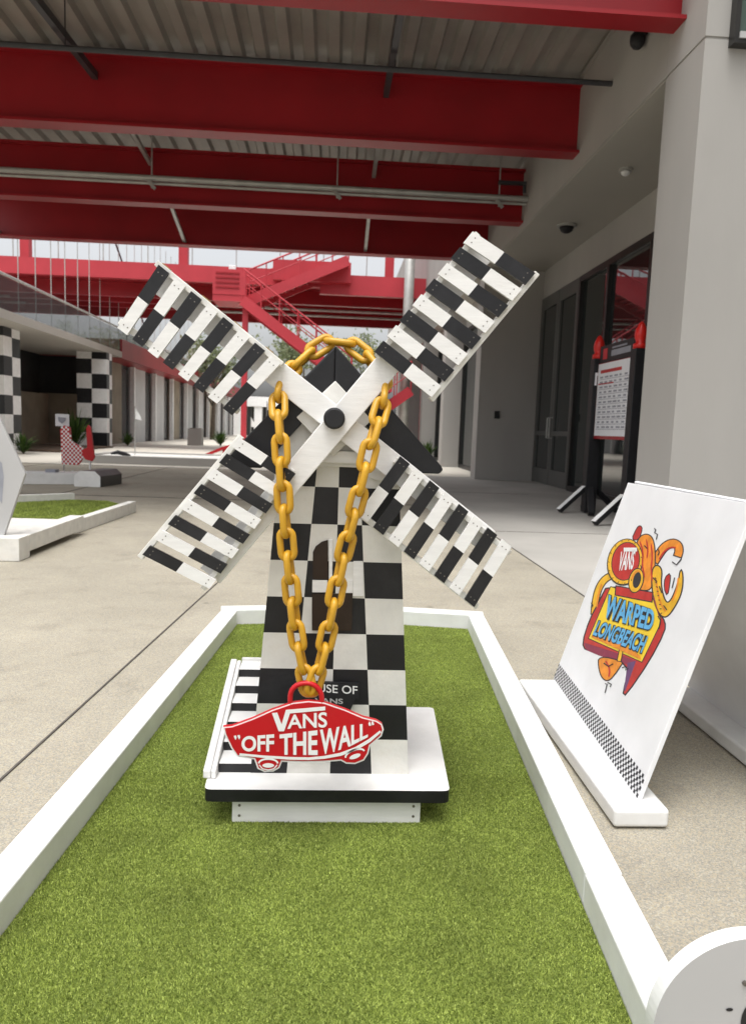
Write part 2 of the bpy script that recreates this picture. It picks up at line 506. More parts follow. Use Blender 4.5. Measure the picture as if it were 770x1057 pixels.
# ================================================================ WINDMILL
PLZ0, PLZ1 = .075, .107
BY = 1.80
wm = thing('mini_windmill', 'black and white checkered wooden windmill with four slatted sails standing on the turf', 'windmill', (.018, 1.98, 0))
mb = MB(); mb.box(-.224, .249, 1.733, 2.20, .002, PLZ0-.002)
plinth = mb.build('plinth', M['white_wood'], wm, bevel=.002)
sc = MB()
for x in (-.206, .231):
    for z in (.028, .055):
        sc.tube([(x, 1.7335, z), (x, 1.7318, z)], .0035, 8)
sc.build('screw_heads', M['screw'], plinth)
# base plate: white top, black edge
mb = MB()
op = [(-.29, 1.712), (.318, 1.712), (.352, 2.262), (-.31, 2.262)]


def rounded(pts, r, n=4):
    out = []; k = len(pts)
    for i in range(k):
        p = Vector(pts[i]); a = (Vector(pts[i-1])-p).normalized(); b = (Vector(pts[(i+1) % k])-p).normalized()
        p0, p2 = p+a*r, p+b*r
        for t in [q/n for q in range(n+1)]:
            c = p0*(1-t)**2+p*2*t*(1-t)+p2*t*t; out.append((c.x, c.y))
    return out


op = rounded(op, .018)
n = len(op)
mb.add([(x, y, PLZ0) for x, y in op]+[(x, y, PLZ1) for x, y in op], [tuple(range(n-1, -1, -1))]+[(i, (i+1) % n, (i+1) % n+n, i+n) for i in range(n)], 1)
mb.add([(x, y, PLZ1) for x, y in op], [tuple(range(n))], 0)
mb.build('base_plate', [M['white_wood'], M['black']], wm)

# tower : tapered hollow box, checker painted front
HC = .018
RH = .0933


def half_w(z): return .205-(z-.107)*(.057/.793)
def in_w(z): return .112-(z-.107)*(.057/.793)


mb = MB()
for r in range(9):
    z0, z1 = PLZ1+RH*r, PLZ1+RH*(r+1)
    if r == 8: z1 = .925
    e0 = [HC-half_w(z0), HC-in_w(z0), HC, HC+in_w(z0)-.004, HC+half_w(z0)]
    e1 = [HC-half_w(z1), HC-in_w(z1), HC, HC+in_w(z1)-.004, HC+half_w(z1)]
    for c in range(4):
        mb.add([(e0[c], BY, z0), (e0[c+1], BY, z0), (e1[c+1], BY, z1), (e1[c], BY, z1)], [(0, 1, 2, 3)], 0 if (c+r) % 2 else 1)
    for s in (-1, 1):  # sides, three columns of checks
        for c in range(3):
            ya, yb = BY+c*.13, BY+(c+1)*.13
            mb.add([(HC+s*half_w(z0), ya, z0), (HC+s*half_w(z0), yb, z0), (HC+s*half_w(z1), yb, z1), (HC+s*half_w(z1), ya, z1)], [(0, 1, 2, 3)], (c+r+(1 if s < 0 else 0)) % 2)
yb = BY+.39
z0, z1 = PLZ1, .925
mb.add([(HC-half_w(z0), yb, z0), (HC+half_w(z0), yb, z0), (HC+half_w(z1), yb, z1), (HC-half_w(z1), yb, z1)], [(0, 1, 2, 3)], 0)
mb.build('tower', [M['white_old'], M['black']], wm)

# gable: white front board below the roof
APX, APZ = .0, 1.195
mb = MB()
gp = [(HC-.158, .86), (HC-.158, .99), (APX, 1.15), (HC+.158, .99), (HC+.158, .86), (HC+.075, .88), (HC+.06, .905), (HC-.06, .905), (HC-.075, .88)]
mb.extrude([(x, BY-.016, z) for x, z in gp], (0, .014, 0))
mb.build('gable_panel', M['white_old'], wm, bevel=.002)
mb = MB(); mb.extrude([(x, BY+.40, z) for x, z in [(HC-.148, .925), (HC-.148, .98), (APX, 1.14), (HC+.148, .98), (HC+.148, .925)]], (0, .012, 0))
mb.build('gable_panel', M['white_old'], wm, bevel=.002)
mb = MB(); mb.box(HC-.085, HC+.085, BY-.030, BY-.017, .915, .945)
mb.build('lintel', M['white_wood'], wm, bevel=.003)
mb = MB(); mb.extrude([(x, BY-.026, z) for x, z in [(APX-.10, 1.045), (APX, 1.10+.055), (APX+.10, 1.045), (APX+.12, 1.00), (APX, 1.035), (APX-.12, 1.00)]], (0, .009, 0))
mb.build('gable_trim', M['black'], wm)
# roof boards : two black slabs with rounded eaves
for s in (-1, 1):
    xe = .272 if s > 0 else -.262
    ze = .905
    oc = [(APX, APZ), (s*abs(xe)*.98+APX, ze+.012), (s*abs(xe)*1.0, ze+.002), (s*abs(xe)*.965, ze-.008), (s*(abs(xe)-.092), ze-.008), (APX, APZ-.098)]
    mb = MB(); mb.extrude([(x, BY-.036, z) for x, z in oc], (0, .50, 0))
    mb.build('roof_board', M['black'], wm, bevel=.004)

# door leaf and its lower half, both brown
mb = MB()
px = lambda x, y, Y=BY-.006: on_y(x, y, Y)
arch = [(323, 598), (323, 570), (326, 564), (332, 559.5), (338.5, 557.5), (338.5, 598)]
mb.extrude([px(*p) for p in arch], (0, .005, 0), 0)
mb.build('door', M['brown'], wm)
mb = MB(); mb.extrude([px(*p) for p in [(322, 613), (322, 651), (363, 651), (364, 613)]], (0, .005, 0), 0)
mb.build('lower_door', M['brown'], wm)
mb = MB()
mb.extrude([px(*p) for p in [(322.5, 599), (322.3, 611.5), (337.5, 611.5), (338, 599)]], (0, .005, 0))
mb.build('door_trim', M['white_wood'], wm); mb = MB()
mb.extrude([px(*p) for p in [(355, 599), (354.5, 612), (364, 612), (364.3, 599)]], (0, .005, 0))
mb.build('door_trim', M['white_wood'], wm); mb = MB()
mb.extrude([px(*p) for p in [(339.5, 557), (339.5, 598), (343, 598), (343.4, 557)]], (0, .005, 0))
mb.build('door_trim', M['white_wood'], wm); mb = MB()
mb.extrude([px(*p) for p in [(364.8, 579.5), (364.3, 615.5), (375, 615.5), (374.6, 579.5)]], (0, .005, 0))
mb.build('door_trim', M['white_wood'], wm)

# stairs along the left side
st = MB()
xs0, xs1 = -.268, -.176
for i in range(6):
    y0 = 1.802+i*.078; z0 = PLZ1+i*.0235; z1 = z0+.0235
    st.add([(xs0, y0, z0), (xs1+.02, y0, z0), (xs1+.02, y0, z1), (xs0, y0, z1)], [(0, 1, 2, 3)], 1)
    st.add([(xs0, y0, z1), (xs1+.02, y0, z1), (xs1+.02, y0+.078, z1), (xs0, y0+.078, z1)], [(0, 1, 2, 3)], 0)
st.build('stair_steps', [M['white_wood'], M['black']], wm)
mb = MB()
for x0, x1, dz in ((-.302, -.283, .034), (-.282, -.270, .020)):
    mb.extrude([(x0, y, z) for y, z in [(1.765, PLZ1+.001), (1.765, PLZ1+.022), (2.262, PLZ1+.142+dz*.3), (2.262, PLZ1+.001)]], (x1-x0, 0, 0))
mb.build('stair_stringer', M['white_wood'], wm, bevel=.003)
mb = MB(); mb.box(-.269, -.16, 2.27, 2.285, PLZ1+.001, PLZ1+.150); mb.build('stair_back', M['white_wood'], wm)

# sails ---------------------------------------------------------------
hub = on_y(345, 432, 1.735)
SY = 1.742


def spoke(a, b, w):
    A = on_y(*a, SY); B = on_y(*b, SY)
    mb = MB(); mb.bar(A, B, w, .019, up=V(0, 1, 0)); return A, B, mb


for a, b, y_off in (((167, 291), (503, 558), 0), ((500, 256), (219, 592), -.0205)):
    A, B, mb = spoke(a, b, .060)
    mb.v = [(x, y+y_off, z) for x, y, z in mb.v]
    mb.build('spoke', M['white_wood'], wm, bevel=.002)
mb = MB()
hx, hz = hub.x, hub.z
mb.tube([(hx, SY-.033, hz), (hx, SY-.046, hz), (hx, SY-.052, hz)], [.025, .025, .021], 28)
hb = mb.build('hub', M['black_flat'], wm, bevel=.001)
mb = MB(); mb.obox(V(hx, SY+.018, hz), V(.045, 0, .045), V(0, .006, 0), V(-.045, 0, .045))
mb.build('hub_block', M['white_old'], wm, bevel=.002)

# each sail: corners in the photograph's plane of the sails, n1 n2 = rail side near/far, o1 o2 = other side
SAILS = [  # (near A, far A, far B, near B, first slat half A black?)
    ((385.5, 364), (490, 236), (554, 279), (444, 411), True),      # upper right : A = left rail
    ((291, 376), (160, 270), (118, 335), (241, 429), False),        # upper left : A = upper rail
    ((412, 470), (531, 567), (493, 629), (368, 530), True),       # lower right : A = upper rail
    ((249, 451), (144, 577), (213, 612), (306, 488), False),       # lower left : A = left rail
]
for si, (nA, fA, fB, nB, blk) in enumerate(SAILS):
    yf_ = SY-.010-(.0205 if si in (0, 3) else 0)     # rails lie on the spoke they belong to
    nA, fA, fB, nB = [on_y(*p, yf_-.015) for p in (nA, fA, fB, nB)]
    back = V(0, 1, 0)
    mb = MB()
    dA = (fA-nA); dB = (fB-nB)
    eA = (nB-nA).normalized()
    for base, d, e, ins in ((nA, dA, eA, (.012, .0, .014, -.001)[si]), (nB, dB, -eA, (-.004, .014, .004, .012)[si])):
        a = base+e*ins+V(0, .008, 0)-d*.004; b = base+e*ins+d*.99+V(0, .008, 0)
        mb.bar(a, b, .014, .0255, up=V(0, 1, 0))
    fr = mb.build('sail', M['white_old'], wm, bevel=.0015)
    if si == 1:
        ms = MB()
        for t in (.12, .37, .62, .93):
            ms.bar(nA+dA*(t-.03)+eA*-.0085+V(0, .004, 0), nA+dA*(t+.03)+eA*-.0085+V(0, .004, 0), .002, .014, up=V(0, 1, 0))
        ms.build('bare_wood_edge', M['rust'], fr)
    K = 8
    for k in range(K):
        t0 = k/K+.006; t1 = (k+(.71, .63, .64, .59)[si])/K+.006
        jit = random.uniform(-.006, .006)
        a0 = nA+dA*(t0+jit*.3); a1 = nA+dA*(t1+jit*.3); b0 = nB+dB*(t0-jit*.3); b1 = nB+dB*(t1-jit*.3)
        tl = random.uniform(-.002, .002)
        f0 = V(0, -.0145, 0)
        sl = MB()
        m0 = (a0+b0)/2; m1 = (a1+b1)/2
        aa = blk ^ (k % 2 == 1)
        th = V(0, .0085+tl*.3, 0)
        sf = V(0, -.0068, 0)
        for (p, q, r_, s_, mi) in ((a0, m0, m1, a1, 1 if aa else 0), (m0, b0, b1, m1, 0 if aa else 1)):
            sl.hexa([p+sf, q+sf, r_+sf, s_+sf, p+sf-th, q+sf-th, r_+sf-th, s_+sf-th], mi)
        # leave only the outer skin where the halves meet
        ob = sl.build('slat', [M['white_wood'], M['black']], fr)
        scw = MB()
        for (p, q) in ((a0, a1), (b0, b1)):
            other = (b0-a0).normalized() if p is a0 else (a0-b0).normalized()
            for tt in (.3, .7):
                c = p+(q-p)*tt+other*.014+sf-th
                scw.tube([c+V(0, .0005, 0), c-V(0, .0004, 0)], .0016, 6)
        scw.build('screw_heads', M['screw'], fr)

# plaque with lettering
mb = MB(); mb.extrude([px(*p, BY-.012) for p in [(303, 703.5), (371, 706), (370, 721), (367, 721.5), (361, 735), (303, 734)]], (0, .010, 0))
plq = mb.build('plaque', M['black_flat'], wm)
tx = MB()
P2 = lambda x, y: on_y(x, y, BY-.0135)
add_text(tx, 'HOUSE OF', [(308, 705), (369, 708.5)], [(308, 713.5), (369, 717)], P2, .01)
tx.build('lettering', M['white_print'], plq)
tx = MB(); add_text(tx, 'VANS', [(325, 720.5), (354, 721.5)], [(325, 726), (354, 727)], P2, .02)
tx.build('lettering', M['lightgrey'], plq)

# ================================================================= CHAIN
ch = thing('yellow_chain', 'thick yellow plastic chain draped over the windmill roof and hanging in a V', 'chain', (0, 1.72, .62))
pathpx = [(318.5, 714, 1.668), (313, 690, 1.672), (306, 655, 1.675), (301, 610, 1.675), (296, 560, 1.675), (293, 520, 1.675), (291, 480, 1.675), (289, 445, 1.685),
          (287, 415, 1.715), (291, 395, 1.765), (309, 374, 1.80), (330, 357, 1.82), (347, 350.5, 1.825), (364, 356, 1.82), (382, 371, 1.80), (395, 392, 1.755), (396, 412, 1.705), (388, 440, 1.67),
          (381, 465, 1.655), (373, 500, 1.655), (364, 535, 1.66), (354, 575, 1.67), (345, 620, 1.672), (338, 655, 1.672), (330, 688, 1.672), (322, 714, 1.668)]
cp = [on_y(*p) for p in pathpx]
# Catmull-Rom, then even steps
dense = []
for i in range(len(cp)-1):
    p0, p1, p2, p3 = cp[max(i-1, 0)], cp[i], cp[i+1], cp[min(i+2, len(cp)-1)]
    for t in [k/24 for k in range(24)]:
        dense.append(.5*((2*p1)+(p2-p0)*t+(2*p0-5*p1+4*p2-p3)*t*t+(3*p1-p0-3*p2+p3)*t**3))
dense.append(cp[-1])
cum = [0]
for a, b in zip(dense, dense[1:]): cum.append(cum[-1]+(b-a).length)
total = cum[-1]; PITCHL = .0545
nl = round(total/PITCHL); step = total/nl


def at_len(s):
    s = min(max(s, 0), total-1e-6)
    lo, hi = 0, len(cum)-1
    while hi-lo > 1:
        mid = (lo+hi)//2
        if cum[mid] <= s: lo = mid
        else: hi = mid
    t = (s-cum[lo])/max(cum[hi]-cum[lo], 1e-9)
    return dense[lo]*(1-t)+dense[hi]*t


WR = .0082
for i in range(nl):
    a = at_len(i*step); b = at_len((i+1)*step)
    c = (a+b)/2; t = (b-a).normalized()
    face = V(0, -1, 0); face = (face-t*face.dot(t)).normalized(); side = t.cross(face)
    ang = (math.radians(random.uniform(-10, 10)+14) if i % 2 == 0 else math.radians(90+random.uniform(-12, 12)+8))
    w = side*math.cos(ang)+face*math.sin(ang)
    Lh = step/2+WR*.82; Wh = .0155
    pts = []
    rr = Wh
    for k in range(9):
        th = -math.pi/2+math.pi*k/8
        pts.append(c+t*(Lh-rr+rr*math.cos(th))+w*(rr*math.sin(th)))
    for k in range(9):
        th = math.pi/2+math.pi*k/8
        pts.append(c+t*(-(Lh-rr)+rr*math.cos(th))+w*(rr*math.sin(th)))
    mb = MB(); mb.tube(pts, WR, 10, closed=True)
    mb.build('link', M['yellow'], ch, smooth=True)

# ============================================================ PENDANT SIGN
DY = 1.652
pend = thing('skateboard_sign', 'red skateboard shaped sign with white lettering hanging from the yellow chain', 'sign', (on_y(318, 760, DY)))
S = 770/180.0
q2 = lambda x, y: (225+x/S, 700+y/S)
outl = [(22, 217), (62, 213), (150, 181), (240, 141), (330, 110), (400, 102), (470, 109), (560, 140), (640, 174), (700, 189), (724, 204), (732, 228), (722, 258), (672, 300), (664, 335), (645, 365), (605, 381), (565, 379),
        (543, 366), (470, 372), (380, 374), (283, 371), (272, 398), (245, 414), (205, 416), (175, 402), (160, 360), (84, 347), (58, 310), (30, 250)]
to3 = lambda p, Y: on_y(*q2(*p), Y)
mb = MB(); mb.extrude([to3(p, DY) for p in outl], (0, .012, 0), 1, 0)
mb.build('board', [M['red_sign'], M['white_print']], pend)
mb = MB(); mb.extrude([to3(p, DY-.0015) for p in inset(outl, 6.5)], (0, .0012, 0))
mb.build('red_face', M['red_sign'], pend)
mb = MB()
YF = DY-.0026
F3 = lambda x, y: on_y(*q2(x, y), YF)


def flat(mb, pts, f=F3, mi=0):
    mb.add([f(*p) for p in pts], [tuple(range(len(pts)))], mi)


band = [(95, 338), (200, 348), (310, 355), (400, 357), (470, 351), (540, 338), (610, 312), (670, 276), (718, 236)]
flat(mb, ribbon2d(band, [10, 11, 12, 12, 13, 14, 15, 14, 10]))
flat(mb, [(238, 155), (262, 153), (281, 205), (300, 141), (474, 126), (474, 143), (318, 157), (292, 236), (268, 236)])
add_text(mb, 'ANS', [(306, 164), (482, 150)], [(306, 226), (482, 219)], F3, .02)
add_text(mb, 'OFF', [(104, 259), (248, 248)], [(104, 325), (248, 327)], F3, .03)
add_text(mb, 'THE', [(272, 250), (440, 231)], [(272, 340), (440, 341)], F3, .03)
add_text(mb, 'WALL', [(450, 229), (560, 211), (662, 201)], [(450, 341), (500, 332), (580, 305), (662, 262)], F3, .03)
for x, y, s in ((76, 262, 1), (92, 260, 1), (671, 204, -1), (684, 201, -1)):
    flat(mb, [(x-6*s, y-6*s), (x+4*s, y-8*s), (x+7*s, y+2*s), (x+2*s, y+13*s), (x-3*s, y+4*s)])
for cx, cy, rx, ry, rot in ((222, 378, 42, 20, 0), (605, 338, 44, 20, -.35)):
    arc = [(cx+rx*math.cos(t)*math.cos(rot)-ry*math.sin(t)*math.sin(rot), cy+rx*math.cos(t)*math.sin(rot)+ry*math.sin(t)*math.cos(rot)) for t in [math.pi+math.pi*k/10 for k in range(11)]]
    flat(mb, ribbon2d(arc, 8))
    flat(mb, ellipse(cx, cy+9, 26, 10, rot, 18))
    if rot == 0: flat(mb, ribbon2d([(cx-40, cy+6), (cx-25, cy+24), (cx, cy+29), (cx+25, cy+24), (cx+40, cy+6)], 5))
mb.build('lettering', M['white_print'], pend)
mb = MB()
lp = [(322, 118), (318, 95), (322, 60), (340, 36), (368, 24), (400, 22), (432, 34), (454, 62), (460, 95), (456, 118)]
mb.tube([on_y(*q2(*p), DY+.006) for p in chaikin(lp, False, 1)], .0062, 10)
mb.build('hanging_loop', M['red_sign'], pend, smooth=True)

# ===================================================== A-FRAME SIGN (right)
af = thing('leaning_sign_board', 'white tent-shaped board with colourful monster artwork and checker strip beside the lane', 'sign', (1.05, 2.25, 0))
FH = .055


def foot(x0, x1, y0, y1):
    mb = MB(); mb.box(x0, x1, y0, y1, .005, FH)
    return mb.build('foot', M['white'], af, bevel=.010, seg=4)


foot(.748, .893, 1.722, 2.70)
foot(1.30, 1.44, 1.68, 2.64)
PB0, PB1 = V(.826, 1.772, FH), V(.862, 2.70, FH)                     # near / far bottom
PT0, PT1 = V(1.068, 1.772, .846), V(1.142, 2.70, .828)               # near / far top
pn = (PB1-PB0).cross(PT0-PB0).normalized()
if pn.x > 0: pn = -pn
PT1 = PT1-pn*((PT1-PB0).dot(pn))*.45
pn = (PT1-PB0).cross(PT0-PB0).normalized()
if pn.x > 0: pn = -pn
PB1 = V(PB1.x-(PB1-PB0).dot(pn)/pn.x, PB1.y, PB1.z)
mb = MB(); th = pn*.014
mb.hexa([PB0, PB1, PB1-th, PB0-th, PT0, PT1, PT1-th, PT0-th])
panel = mb.build('front_panel', M['sign_panel'], af, bevel=.002)
QB0, QB1 = V(1.385, 1.735, FH), V(1.40, 2.66, FH)
QT0, QT1 = PT0+V(.020, -.004, .0), PT1+V(.020, -.01, .004)
mb = MB(); qn = (QB1-QB0).cross(QT0-QB0).normalized()*.012
mb.hexa([QB0, QB1, QB1+qn, QB0+qn, QT0, QT1, QT1+qn, QT0+qn])
mb.build('back_panel', M['sign_panel'], af, bevel=.002)
lev = [0]


def art(level):
    off = pn*(.0003+.00002*level)

    def f(x, y):
        return on_plane(570+x/4.53, 530+y/4.53, PB0+off, pn)
    return f


def shape(mats, pts, level, name='artwork'):
    mb = MB(); f = art(level)
    mb.add([f(*p) for p in pts], [tuple(range(len(pts)))])
    return mb


layers = []   # (material, polygon) painted bottom to top


def ink(m, pts, smooth=0, outline=0.0):
    if smooth: pts = chaikin(pts, True, smooth)
    if outline: layers.append(('ink', inset(pts, -outline-1.2)))
    layers.append((m, pts))


ink('crimson', [(372, 122), (398, 66), (412, 58), (420, 72), (404, 122)], 1, 3)
ink('gold', ribbon2d(chaikin([(300, 285), (250, 300), (215, 350), (200, 420), (196, 470)], False, 2), 26), 0, 4)
ink('crimson', [(262, 332), (470, 385), (498, 470), (526, 508), (524, 552), (452, 690), (344, 848), (332, 838), (372, 700), (158, 640), (143, 606), (176, 500), (218, 420)], 1, 5)
ink('plum', [(147, 604), (300, 652), (388, 690), (374, 716), (215, 664), (160, 640)], 0)
ink('purple', [(352, 700), (392, 690), (340, 835), (336, 820)], 0)
ink('lemon', [(274, 345), (470, 402), (505, 490), (502, 520), (418, 694), (172, 584)], 0, 3)
ink('orange', ribbon2d(chaikin([(478, 225), (500, 190), (525, 155), (562, 136), (590, 148), (594, 176), (586, 200)], False, 2), 34), 0, 4)
ink('orange', [(405, 112), (440, 96), (468, 112), (480, 170), (478, 260), (466, 350), (430, 362), (385, 345), (380, 200)], 2, 4)
ink('gold', [(466, 275), (485, 240), (512, 260), (505, 330), (520, 400), (540, 425), (565, 395), (592, 320), (602, 258), (610, 300), (604, 370), (570, 440), (532, 488), (500, 470), (472, 390)], 2, 5)
ink('crimson', [(528, 300), (552, 280), (548, 330), (538, 385), (524, 350)], 1, 3)
ink('crimson', [(300, 342), (468, 372), (464, 412), (296, 380)], 0, 4)
ink('orange', ribbon2d(chaikin([(392, 262), (380, 300), (376, 350)], False, 1), 18), 0, 3)
R1 = .22
ink('ink', ellipse(340, 228, 84, 112, R1)); ink('gold', ellipse(340, 226, 79, 106, R1)); ink('ink', ellipse(343, 224, 66, 92, R1)); ink('crimson', ellipse(343, 224, 62, 88, R1))
ink('ink', ellipse(392, 314, 36, 60, R1)); ink('gold', ellipse(392, 314, 31, 55, R1)); ink('ink', ellipse(396, 312, 18, 38, R1))
ink('orange', [(218, 668), (330, 694), (318, 712), (300, 740), (262, 786), (232, 768), (218, 720)], 2, 4)
ink('gold', ribbon2d(chaikin([(312, 690), (318, 660), (322, 640)], False, 1), 14), 0, 3)
for p_ in ([(410, 130), (425, 180), (420, 240), (432, 300)], [(462, 140), (468, 200), (462, 260), (468, 320)], [(440, 120), (448, 170), (442, 210)]):
    layers.append(('crimson', ribbon2d(chaikin(p_, False, 1), [2]+[7]*(len(chaikin(p_, False, 1))-2)+[2])))
for p_ in ([(500, 215), (520, 180), (550, 158), (578, 160)], [(482, 300), (492, 360), (505, 420), (530, 460)], [(590, 300), (582, 360), (560, 410)], [(232, 330), (214, 380), (208, 440)], [(250, 690), (270, 730), (264, 765)]):
    c_ = chaikin(p_, False, 2); layers.append(('orange' if p_[0][0] in (482, 590, 232) else 'crimson', ribbon2d(c_, [2]+[8]*(len(c_)-2)+[2])))
for t_ in [k*.42 for k in range(15)]:
    layers.append(('ink', ribbon2d([(340+72*math.cos(t_)*math.cos(R1)-98*math.sin(t_)*math.sin(R1), 226+72*math.cos(t_)*math.sin(R1)+98*math.sin(t_)*math.cos(R1)), (340+78*math.cos(t_+.05)*math.cos(R1)-105*math.sin(t_+.05)*math.sin(R1), 226+78*math.cos(t_+.05)*math.sin(R1)+105*math.sin(t_+.05)*math.cos(R1))], 3)))
layers.append(('orange', ellipse(392, 314, 26, 49, R1)[14:24]+ellipse(396, 312, 20, 40, R1)[14:24][::-1]))
for k in range(9):
    layers.append(('ink', ribbon2d([(478+k*3.5, 300+k*21), (486+k*3.5, 306+k*20)], 4)))
layers.append(('plum', [(470, 392), (494, 470), (505, 500), (498, 470), (476, 388)]))
layers.append(('orange', [(182, 578), (205, 532), (232, 575), (300, 596), (380, 640), (412, 668), (414, 684)]))
for p in ([(476, 70), (484, 76), (478, 90), (492, 98), (486, 122)], [(496, 168), (500, 182), (494, 196)], [(560, 226), (580, 240), (592, 226), (604, 212)], [(182, 418), (190, 432), (180, 440)], [(246, 796), (256, 800), (246, 840)], [(258, 790), (276, 800), (270, 812)],
          [(326, 722), (344, 716), (342, 734), (356, 724)], [(494, 480), (506, 500), (498, 540)], [(470, 300), (490, 320)], [(430, 150), (444, 164)], [(500, 340), (512, 372)], [(240, 700), (262, 716), (284, 704)], [(572, 300), (560, 350)], [(520, 430), (536, 452)]):
    ink('ink', ribbon2d(p, 5))
groups = {}
for i, (m, pts) in enumerate(layers):
    f = art(i)
    groups.setdefault(m, MB()).add([f(*p) for p in pts], [tuple(range(len(pts)))])
order = list(groups)
am = MB()
for k, m in enumerate(order):
    o_ = len(am.v); am.v += groups[m].v; am.f += [tuple(i+o_ for i in f) for f in groups[m].f]; am.m += [k]*len(groups[m].f)
artwork = am.build('artwork', [M[m] for m in order], panel)
nL = len(layers)
tx = MB()
for wordt, top, bot, tw in (('WARPED', [(262, 376), (480, 452)], [(236, 492), (466, 556)], .035), ('LONGBEACH', [(216, 497), (446, 572)], [(188, 574), (418, 660)], .03)):
    add_text(tx, wordt, top, bot, art(nL+4), tw+.075, 1)
    add_text(tx, wordt, [(x+3, y+4) for x, y in top], [(x-1, y-6) for x, y in bot], art(nL+10), tw, 0)
add_text(tx, 'VANS', [(322, 178), (392, 168)], [(304, 270), (376, 262)], art(nL+1), .03, 2)
fl = art(nL+1); tx.add([fl(*p) for p in [(334, 160), (396, 160), (396, 178), (334, 178)]], [(0, 1, 2, 3)], 2)
tx.build('lettering', [M['sky_blue'], M['ink'], M['white_print']], panel)
# checker strip
cs = MB(); nx, nr = 84, 6
for i in range(nx):
    for r in range(nr):
        if (i+r) % 2: continue
        t0, t1 = i/nx, (i+1)/nx; v0, v1 = .006+r*.0125, .006+(r+1)*.0125

        def P(t, v):
            a = PB0+(PB1-PB0)*t; b = PT0+(PT1-PT0)*t
            return a+(b-a)*v+pn*.0008
        cs.add([P(t0, v0), P(t1, v0), P(t1, v1), P(t0, v1)], [(0, 1, 2, 3)])
cs.build('checker_strip', M['ink'], panel)

# ============================================= ROUND BOARD (bottom right)
rb = thing('round_board', 'white round-topped wooden board with black emblem at the near end of the lane', 'board', (.72, 1.03, 0))
cx, cz, R_ = .685, .075, .153
YB = 1.02
mb = MB()
ol = [(cx+R_*math.cos(t), cz+R_*math.sin(t)) for t in [math.pi*k/40 for k in range(41)]]
ol = [(cx+R_, .002)]+ol+[(cx-R_, .002)]
mb.extrude([(x, YB, z) for x, z in ol], (0, .028, 0), 1, 0)
mb.build('board', [M['white'], M['lightgrey']], rb)  # front face greyer than the rim: its shade is put into the colour
mb = MB()
mb.add([(cx+.038+.05*math.cos(t), YB-.001, cz+.012+.05*math.sin(t)) for t in [2*math.pi*k/30 for k in range(30)]], [tuple(range(30))])
mb.add([(cx-.032+.006*math.cos(t), YB-.001, cz+.032+.003*math.sin(t)) for t in [2*math.pi*k/12 for k in range(12)]], [tuple(range(12))])
mb.build('emblem', M['black_flat'], rb)
mb = MB(); mb.tube([(cx-.012, YB, cz+.078), (cx-.012, YB-.004, cz+.078)], .004, 10); mb.build('bolt', M['screw'], rb)

# ======================================================= RIGHT BUILDING
XF, XD = 3.08, 4.35        # face of the upper wall, face of the shopfront
ZS = 4.44
rbld = thing('grey_building', 'smooth grey plaster building with tall dark shopfront on the right', 'building', (4.5, 12, 0))
mb = MB()
mb.box(XF, 9, 6.48, 7.22, -.1, ZS-.012)
mb.box(XF, 9, 6.48, 7.22, ZS+.012, 9)
mb.box(XF+.012, 8.9, 6.492, 7.2, ZS-.02, ZS+.02)
mb.build('pillar', M['plaster'], rbld)
mb = MB(); mb.box(5.0, 9, -14, 6.475, -.1, 9); mb.build('unseen_side_wall', M['plaster'], rbld)  # unseen wall, added out of frame to cut light from the right
mb = MB()
mb.box(XF, 9, 7.224, 44, ZS+.012, 9)
mb.box(XD, 9, 7.224, 44, 3.845, ZS-.004); mb.box(3.62, 4.34, 16.06, 44, 3.845, ZS-.005)
mb.build('upper_wall', M['plaster'], rbld)
mb = MB(); mb.box(XF+.02, XD+.2, 7.222, 44, ZS, ZS+.011); mb.build('soffit', M['soffit'], rbld)
for y in (15.55, 20.6, 25.6, 30.6, 35.6):
    mb = MB(); mb.box(XF, XD+.3 if y < 16 else 3.9, y, y+.5, -.1, ZS-.004); mb.build('fin_wall', M['plaster'], rbld, bevel=.006)


def shopfront(y0, y1, parts_y, XD=XD):
    fr = MB()
    fr.box(XD-.03, XD+.08, y0, y1, 3.74, 3.843); fr.box(XD-.03, XD+.08, y0, y1, .0, .10)
    ys = sorted(parts_y)
    for y in ys: fr.box(XD-.045, XD+.08, y-.045, y+.045, .101, 3.739)
    win = fr.build('window', M['frame'], rbld)
    gl = MB(); gl.box(XD+.02, XD+.04, y0, y1, .1, 3.75); gl.build('glass', M['glass'], win)
    return win


shopfront(7.23, 13.15, (7.3, 8.75, 10.15, 11.75, 13.1))
for y0, y1 in ((16.06, 20.59), (21.11, 25.59), (26.11, 30.59), (31.11, 35.59)):
    shopfront(y0, y1, (y0+.05, (y0+y1)/2, y1-.05), 3.62)
# double door
for k, (y0, y1) in enumerate(((13.17, 14.32), (14.34, 15.5))):
    mb = MB()
    mb.box(XD-.03, XD+.05, y0, y0+.12, .02, 3.84); mb.box(XD-.03, XD+.05, y1-.12, y1, .02, 3.84)
    mb.box(XD-.03, XD+.05, y0+.121, y1-.121, .02, .32); mb.box(XD-.03, XD+.05, y0+.121, y1-.121, 3.6, 3.84)
    mb.box(XD-.03, XD+.05, y0+.121, y1-.121, 1.0, 1.09)
    d = mb.build('door', M['door_grey'], rbld)
    mb = MB(); mb.box(XD+.0, XD+.015, y0+.12, y1-.12, .32, 3.6); mb.build('glass', M['glass'], d)
    yh = y1-.07 if k == 0 else y0+.07
    mb = MB(); mb.tube([(XD-.03, yh, .95), (XD-.09, yh, .95), (XD-.09, yh, 1.35), (XD-.03, yh, 1.35)], .014, 8); mb.build('handle', M['grey_steel'], d)
mb = MB(); mb.box(XD-.02, XD+.3, 15.5, 15.56, 0, 3.84); mb.build('door_jamb', M['frame'], rbld)
